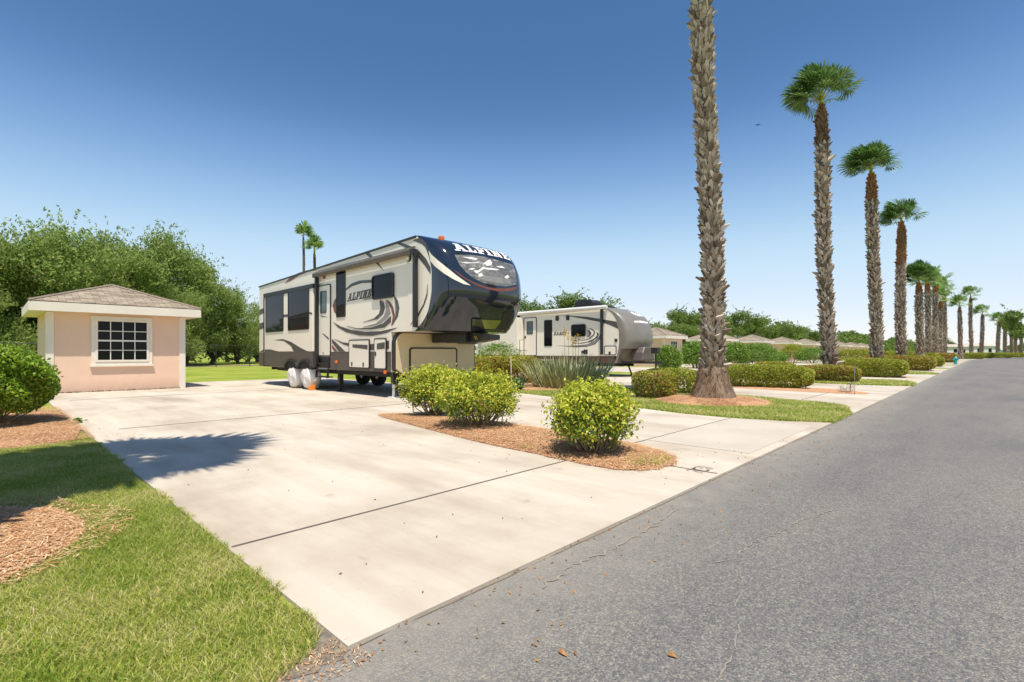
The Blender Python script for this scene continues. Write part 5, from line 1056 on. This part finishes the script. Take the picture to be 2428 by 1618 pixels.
# leafy tree at the right edge, over the road
tr = tree_mesh(10.0, 6.0, 9000, .5, 'mesq2', 3.2, 26, 'leafy tree with drooping branches at the right edge of the picture', flat=.6); tr.location = (130, -8.6, 0); tr['group'] = 'trees along the far side of the road'
for x, y, s, lab in ((215, -30, .5, 'small dark tree far off beyond the bend of the road'), (235, -12, .5, 'far dark tree behind the pale roofs'), (240, 14, .75, 'round green tree behind the white buildings')):
    d = dup(protoC, (x, y, 0), x, s, lab, 'far trees beyond the bend')

# ------------------------------------------------------------------ fence
fe = thing('chain_link_fence', (10, 42.5, 0), 'black chain link fence running along the back of the lawn', 'fence'); mb = MB()
for k, x in enumerate(np.arange(-36, 34, 2.4)):
    MB().tube([(x, 42.5, -.03), (x, 42.5, 1.72)], .035, 8).build('post', M['steel_dk'], fe)
for z in (1.66, .06): MB().tube([(-36, 42.5, z), (34, 42.5, z)], .022, 6).build('rail', M['steel_dk'], fe)
mb = MB(); st = .22
for x in np.arange(-36, 34, st):
    for s in (-1, 1): mb.add([(x - .004, 42.51, .05), (x + .004, 42.51, .05), (x + s * 1.6 + .004, 42.51, 1.65), (x + s * 1.6 - .004, 42.51, 1.65)], [(0, 1, 2, 3)])
mb.build('mesh_wire', M['steel_dk'], fe)

# ------------------------------------------------------------------ hydrant, far buildings, bird
q = ground(2196, 837.5); h = thing('fire_hydrant', (q[0], q[1], 0), 'teal fire hydrant by the road, far down the row of drives', 'hydrant'); x, y = q
MB().lathe([(0, 0), (.17, 0), (.17, .05), (.12, .06), (.12, .50), (.16, .51), (.16, .56), (.13, .60), (.09, .68), (.04, .72), (.03, .78), (0, .78)], (x, y, 0), 20).build('barrel', M['teal'], h, smooth=40)
for s in (-1, 1): MB().tube([(x, y, .44), (x + s * .20 * SA, y - s * .20 * CA, .44), (x + s * .24 * SA, y - s * .24 * CA, .44)], [.07, .07, .05], 12).build('nozzle_cap', M['teal'], h, smooth=40)
def home(px, d, w_, hgt, lab, group='white homes beyond the end of the road', awn=False):
    q = ray(px, 810) * d; t = thing('white_home', (q.x, q.y, 0), lab, 'house', group); a = w_ / 2; rt = Vector((SA, -CA, 0)); fw = Vector((CA, SA, 0)); O = Vector((q.x, q.y, 0))
    def P(u, v, z): r = O + rt * u + fw * v; return (r.x, r.y, z)
    def bx(u0, u1, v0, v1, z0, z1_): return MB().add([P(u0, v0, z0), P(u1, v0, z0), P(u1, v1, z0), P(u0, v1, z0), P(u0, v0, z1_), P(u1, v0, z1_), P(u1, v1, z1_), P(u0, v1, z1_)], [(3, 2, 1, 0), (4, 5, 6, 7), (0, 1, 5, 4), (1, 2, 6, 5), (2, 3, 7, 6), (3, 0, 4, 7)])
    bx(-a, a, 0, 5, 0, hgt * .78).build('wall', M['siding'], t)
    MB().add([P(-a - .3, -.4, hgt * .78), P(a + .3, -.4, hgt * .78), P(a + .3, 5.4, hgt * .78), P(-a - .3, 5.4, hgt * .78), P(-a * .55, 2.5, hgt), P(a * .55, 2.5, hgt)], [(0, 1, 5, 4), (1, 2, 5), (2, 3, 4, 5), (3, 0, 4), (3, 2, 1, 0)]).build('roof', M['roofgrey'], t)
    for u in (-.6, .1, .65): bx(a * u - .5, a * u + .5, -.05, 0, hgt * .3, hgt * .6).build('window', M['glass'], t)
    if awn: MB().add([P(a, -.1, 2.6), P(a, 3, 2.6), P(a + 2.2, -.1, .9), P(a + 2.2, 3, .9), P(a, -.1, 1.0), P(a, 3, 1.0)], [(0, 1, 3, 2), (0, 2, 4), (1, 5, 3), (4, 5, 1, 0)]).build('awning', M['teal'], t)
home(2192, 150, 9, 3.6, 'white low building left of the tallest far palm'); home(2245, 160, 13, 4.0, 'white low building with teal awning right of the tallest far palm', awn=True)
home(2300, 240, 9, 2.9, 'small pale building behind the last overlapping palms')
for px_, d_, s_, lab_ in ((2170, 215, .62, 'green tree left of the white buildings, behind the palm cluster'), (2262, 230, .5, 'green tree over the roof with the teal awning'), (2325, 250, .5, 'green tree between the last overlapping palms'), (2352, 235, .55, 'green tree at the right edge below the drooping leafy tree')):
    q_ = ray(px_, 810) * d_; dup(protoC, (q_.x, q_.y, 0), px_, s_, lab_, 'far trees beyond the bend')
q = ray(1741.5, 287) * 55; bd = thing('bird', (q.x, q.y, 1.1 + q.z), 'small dark bird gliding in the blue sky left of the second palm', 'bird')
O = Vector((q.x, q.y, 1.1 + q.z)); ORG[bd.name] = O; rt = Vector((SA, -CA, 0)); fw = Vector((CA, SA, 0))
b = [(-.2, .02), (-.1, .05), (.06, .06), (.16, .035), (.2, .01)]; mb = MB(); mb.tube([O + fw * u for u, r in b], [r for u, r in b], 8); vs = []
for s in (-1, 1): mb.add([O + fw * .07, O + rt * s * .18 + Vector((0, 0, .04)) + fw * .1, O + rt * s * .38 + Vector((0, 0, .01)), O + rt * s * .17 - fw * .05 + Vector((0, 0, .035)), O - fw * .07], [(0, 1, 2, 3), (0, 3, 4)])
mb.add([O - fw * .15, O - fw * .32 + rt * .06, O - fw * .32 - rt * .06], [(0, 1, 2)]); mb.build('body', M['black'], bd)

# ------------------------------------------------------------------ grass blades, straw, litter
def inside(p, poly):
    poly = np.asarray(poly); x, y = p[:, 0], p[:, 1]; r = np.zeros(len(p), bool); j = len(poly) - 1
    for i in range(len(poly)):
        xi, yi = poly[i]; xj, yj = poly[j]; c_ = ((yi > y) != (yj > y)) & (x < (xj - xi) * (y - yi) / (yj - yi + 1e-12) + xi); r ^= c_; j = i
    return r
patch = lump(2)
def grass(name, poly, holes, dens, hgt, wd, label, z=-.014):
    poly = np.array(poly); lo, hi = poly.min(0), poly.max(0); n = int((hi - lo).prod() * dens); p = lo + rng.random((n, 2)) * (hi - lo); m = inside(p, poly)
    for h in holes: m &= ~inside(p, h)
    p = p[m]; n = len(p); pp = np.stack([p[:, 0] * .35, p[:, 1] * .35, 0 * p[:, 0]], 1); H = hgt * rng.uniform(.55, 1.25, n) * (1 + .35 * patch(pp)); a = rng.uniform(0, 6.28, n); ln = rng.uniform(.15, 1.1, n); a2 = rng.uniform(0, 6.28, n)
    b = np.stack([p[:, 0], p[:, 1], np.full(n, z)], 1); s = np.stack([np.cos(a), np.sin(a), 0 * a], 1) * (wd * rng.uniform(.6, 1.3, n))[:, None] / 2
    ld = np.stack([np.cos(a2) * ln, np.sin(a2) * ln, np.ones(n)], 1); ld /= np.linalg.norm(ld, axis=1, keepdims=True)
    mid = b + ld * (H * .6)[:, None]; tip = mid + (ld + np.stack([np.cos(a2) * .6, np.sin(a2) * .6, -.25 + 0 * a], 1)) * (H * .5)[:, None]
    v = np.stack([b - s, b + s, mid + s * .8, mid - s * .8, tip], 1).reshape(-1, 3)
    k = np.arange(n)[:, None] * 5; f = (k + np.array([0, 1, 2, 3])).tolist() + (k + np.array([3, 2, 4])).tolist()
    return tag(mesh_obj(name, v, f, M['grass'], loc=(*poly.mean(0), 0)), label, 'grass', kind='stuff')
bedL = smooth_loop(LEFTBED, 1)
bedL2 = bedL.mean(0) + (bedL - bedL.mean(0)) * .975
LAWN = [(-.15, 1.66), (.62, 1.70), (.74, 1.75), (.86, 1.83)] + [(.915 + rng.uniform(-.03, .04) + .012 * min(y - 1.9, 1), y) for y in np.arange(1.92, 8.3, .12)] + [(-.15, 8.5)]
grass('grass', LAWN, [P0RING, bedL2], 27000, .038, .0034, 'short green and straw-coloured lawn beside the drive in the left foreground')
grass('grass', [(-3.2, 1.7), (-.15, 1.66), (-.15, 8.5), (-3.2, 8.5)], [P0RING, bedL2], 3500, .065, .006, 'lawn beyond the left edge of the picture')
strip1 = [(9.1, 1.70), (8.82, 2.3), (8.62, 3.1), (8.64, 4), (8.92, 5), (9.37, 6.5), (10.0, 9.4), (10.15, 11), (13.6, 11), (13.68, 9), (13.2, 4.7), (12.6, 2.68), (12.05, 2.03), (10.7, 1.72)]
for c_, r_, lb in (((4.55, 2.45), .3, 'green weeds at the tip of the mulch island'), ((4.28, 3.75), .16, 'small green weeds at the drive side of the mulch island')):
    grass('weeds', circle(c_, r_, ry=r_ * .6), [], 3000, .05, .007, lb, z=.01)
grass('grass', strip1, [circle((11.2, 4.45), 1.2, jit=.05)], 3600, .07, .010, 'green grass strip around the nearest palm')
for k, dn in ((1, 1000), (2, 500)):
    grass('grass', [(p[0] + PITCH * k, p[1]) for p in strip1], [circle((11.2 + PITCH * k, 4.4), .9, jit=.05)], dn, .09, .02, ('green grass strip between the second and third drives', 'green grass strip between the third and fourth drives')[k - 1])
def straw(poly, dens, zf, label, name='pine_straw', L=.055):
    poly = np.array(poly); lo, hi = poly.min(0), poly.max(0); n = int((hi - lo).prod() * dens); p = lo + rng.random((n, 2)) * (hi - lo); p = p[inside(p, poly)]; n = len(p)
    a = rng.uniform(0, 6.28, n); d = np.stack([np.cos(a), np.sin(a), rng.normal(0, .12, n)], 1) * (L * rng.uniform(.4, 1.2, n))[:, None] / 2; s = np.stack([-np.sin(a), np.cos(a), 0 * a], 1) * (.0018 * rng.uniform(.6, 1.8, n))[:, None]
    c = np.stack([p[:, 0], p[:, 1], zf(p) + rng.uniform(.002, .013, n)], 1); v = np.stack([c - d - s, c - d + s, c + d + s, c + d - s], 1).reshape(-1, 3)
    return tag(mesh_obj(name, v, np.arange(4 * n).reshape(-1, 4), M['straw'], loc=(*poly.mean(0), 0)), label, 'mulch', kind='stuff')
def dome(poly, h):
    poly = np.array(poly); c = poly.mean(0); ang = np.arctan2(*(poly - c).T[::-1]); rr = np.linalg.norm(poly - c, axis=1); o = np.argsort(ang)
    def f(p):
        q = p - c; t_ = np.linalg.norm(q, axis=1) / np.interp(np.arctan2(q[:, 1], q[:, 0]), ang[o], rr[o], period=2 * math.pi); return .004 + h * np.interp(t_, [0, .4, .7, .88, 1], [1, 1, .8, .45, 0])
    return f
straw(ISLE.mean(0) + (ISLE - ISLE.mean(0)) * 1.015, 5000, dome(ISLE, .045), 'rust-brown pine straw on the island with the three golden shrubs')
straw(ISLE.mean(0) + (ISLE - ISLE.mean(0)) * 1.07, 160, lambda p: np.full(len(p), .003), 'loose pine straw strayed onto the concrete around the island', name='stray_straw')
straw(circle((.25, 8.2), 1.25, ry=.5), 260, lambda p: np.full(len(p), .006), 'loose pine straw strayed onto lawn and drive below the big glossy shrub', name='stray_straw')
straw(circle((-.5, 4.25), 1.15), 1500, lambda p: np.full(len(p), .012), 'loose pine straw strayed into the left lawn', name='stray_straw')
straw([(0 - .1, 8.05), (.95, 8.25), (.95, 13), (-.1, 13.4)], 4500, lambda p: .004 + .05 * np.clip((p[:, 1] - 8.1) * 1.2, 0, .9), 'rust-brown pine straw under the big glossy shrub')
straw(P0RING, 9000, dome(P0RING, .04), 'rust-brown pine straw ring in the left lawn')
rg = circle((11.2, 4.45), 1.25, jit=.06); straw(rg, 2600, dome(rg, .10), 'rust-brown pine straw around the nearest palm base', L=.1)
# twigs, dry leaves and grit scattered on drive and road
def litter(px, py, z, s, lab, m='dryleaf', name='fallen_leaf', catg='leaf'):
    q = ground(px, py); a = rng.uniform(0, 6.28); u = Vector((math.cos(a), math.sin(a), 0)); w_ = Vector((-u.y, u.x, 0)); c = Vector((q[0], q[1], z))
    vs = [c - u * s, c - u * .3 * s + w_ * .38 * s + Vector((0, 0, .25 * s)), c + u * .5 * s + w_ * .3 * s + Vector((0, 0, .2 * s)), c + u * s + Vector((0, 0, .1 * s)), c + u * .5 * s - w_ * .3 * s + Vector((0, 0, .3 * s)), c - u * .3 * s - w_ * .38 * s + Vector((0, 0, .2 * s)), c + u * .1 * s + Vector((0, 0, .02))]
    tag(MB().add(vs, [(0, 1, 6), (1, 2, 6), (2, 3, 6), (3, 4, 6), (4, 5, 6), (5, 0, 6)]).build(name, M[m], loc=tuple(c)), lab, catg, 'fallen leaves on the road')
litter(1293, 1497, -.009, .024, 'orange-brown dry leaf lying on the asphalt near the bottom of the picture'); litter(1322, 1497, -.009, .012, 'tiny pale leaf scrap right of the orange-brown leaf on the asphalt')
litter(1545, 1503, -.009, .02, 'pale curled leaf on the asphalt left of the sandy crack')
n = 420; p = np.stack([rng.uniform(.9, 14, n), rng.uniform(1.2, 1.74, n) ], 1); p[:, 1] = 1.74 - rng.random(n) ** 2 * .6
v, f = leaves(np.stack([p[:, 0], p[:, 1], np.full(n, -.006)], 1), .022, .010, 3); tag(mesh_obj('leaf_litter', v, f, M['dryleaf'], loc=(6, 1.6, 0)), 'dry straw and leaf bits gathered along the edge of the asphalt', 'litter', kind='stuff')
n = 420; p = np.stack([rng.uniform(.58, .96, n), 1.82 - rng.random(n) ** 1.2 * .22], 1); v, f = leaves(np.stack([p[:, 0], p[:, 1], np.full(n, -.004)], 1), .02, .004, 3); tag(mesh_obj('dry_clippings', v, f, M['straw'], loc=(.8, 1.65, 0)), 'dry straw clippings at the corner of the drive and lawn', 'litter', kind='stuff')
n = 260; v, f = leaves(np.stack([1.15 + rng.random(n) * 3.0, 18.02 - rng.random(n) ** 3 * .12, rng.uniform(.004, .02, n)], 1), .05, .03, 2); tag(mesh_obj('wall_foot_litter', v, f, M['bark'], loc=(2.6, 18, 0)), 'dark leaf bits gathered along the foot of the near peach hut', 'litter', kind='stuff')
n = 130; p = np.stack([rng.uniform(.95, 8.5, n), 1.8 + rng.random(n) ** 1.3 * 9], 1); k = ~inside(p, ISLE); p = p[k]; n = len(p)
v, f = leaves(np.stack([p[:, 0], p[:, 1], np.full(n, .004)], 1), .02, .012, 3); tag(mesh_obj('dark_grit', v, f, M['bark'], loc=(4, 4, 0)), 'dark bits of grit and leaf scattered over the concrete', 'litter', kind='stuff')
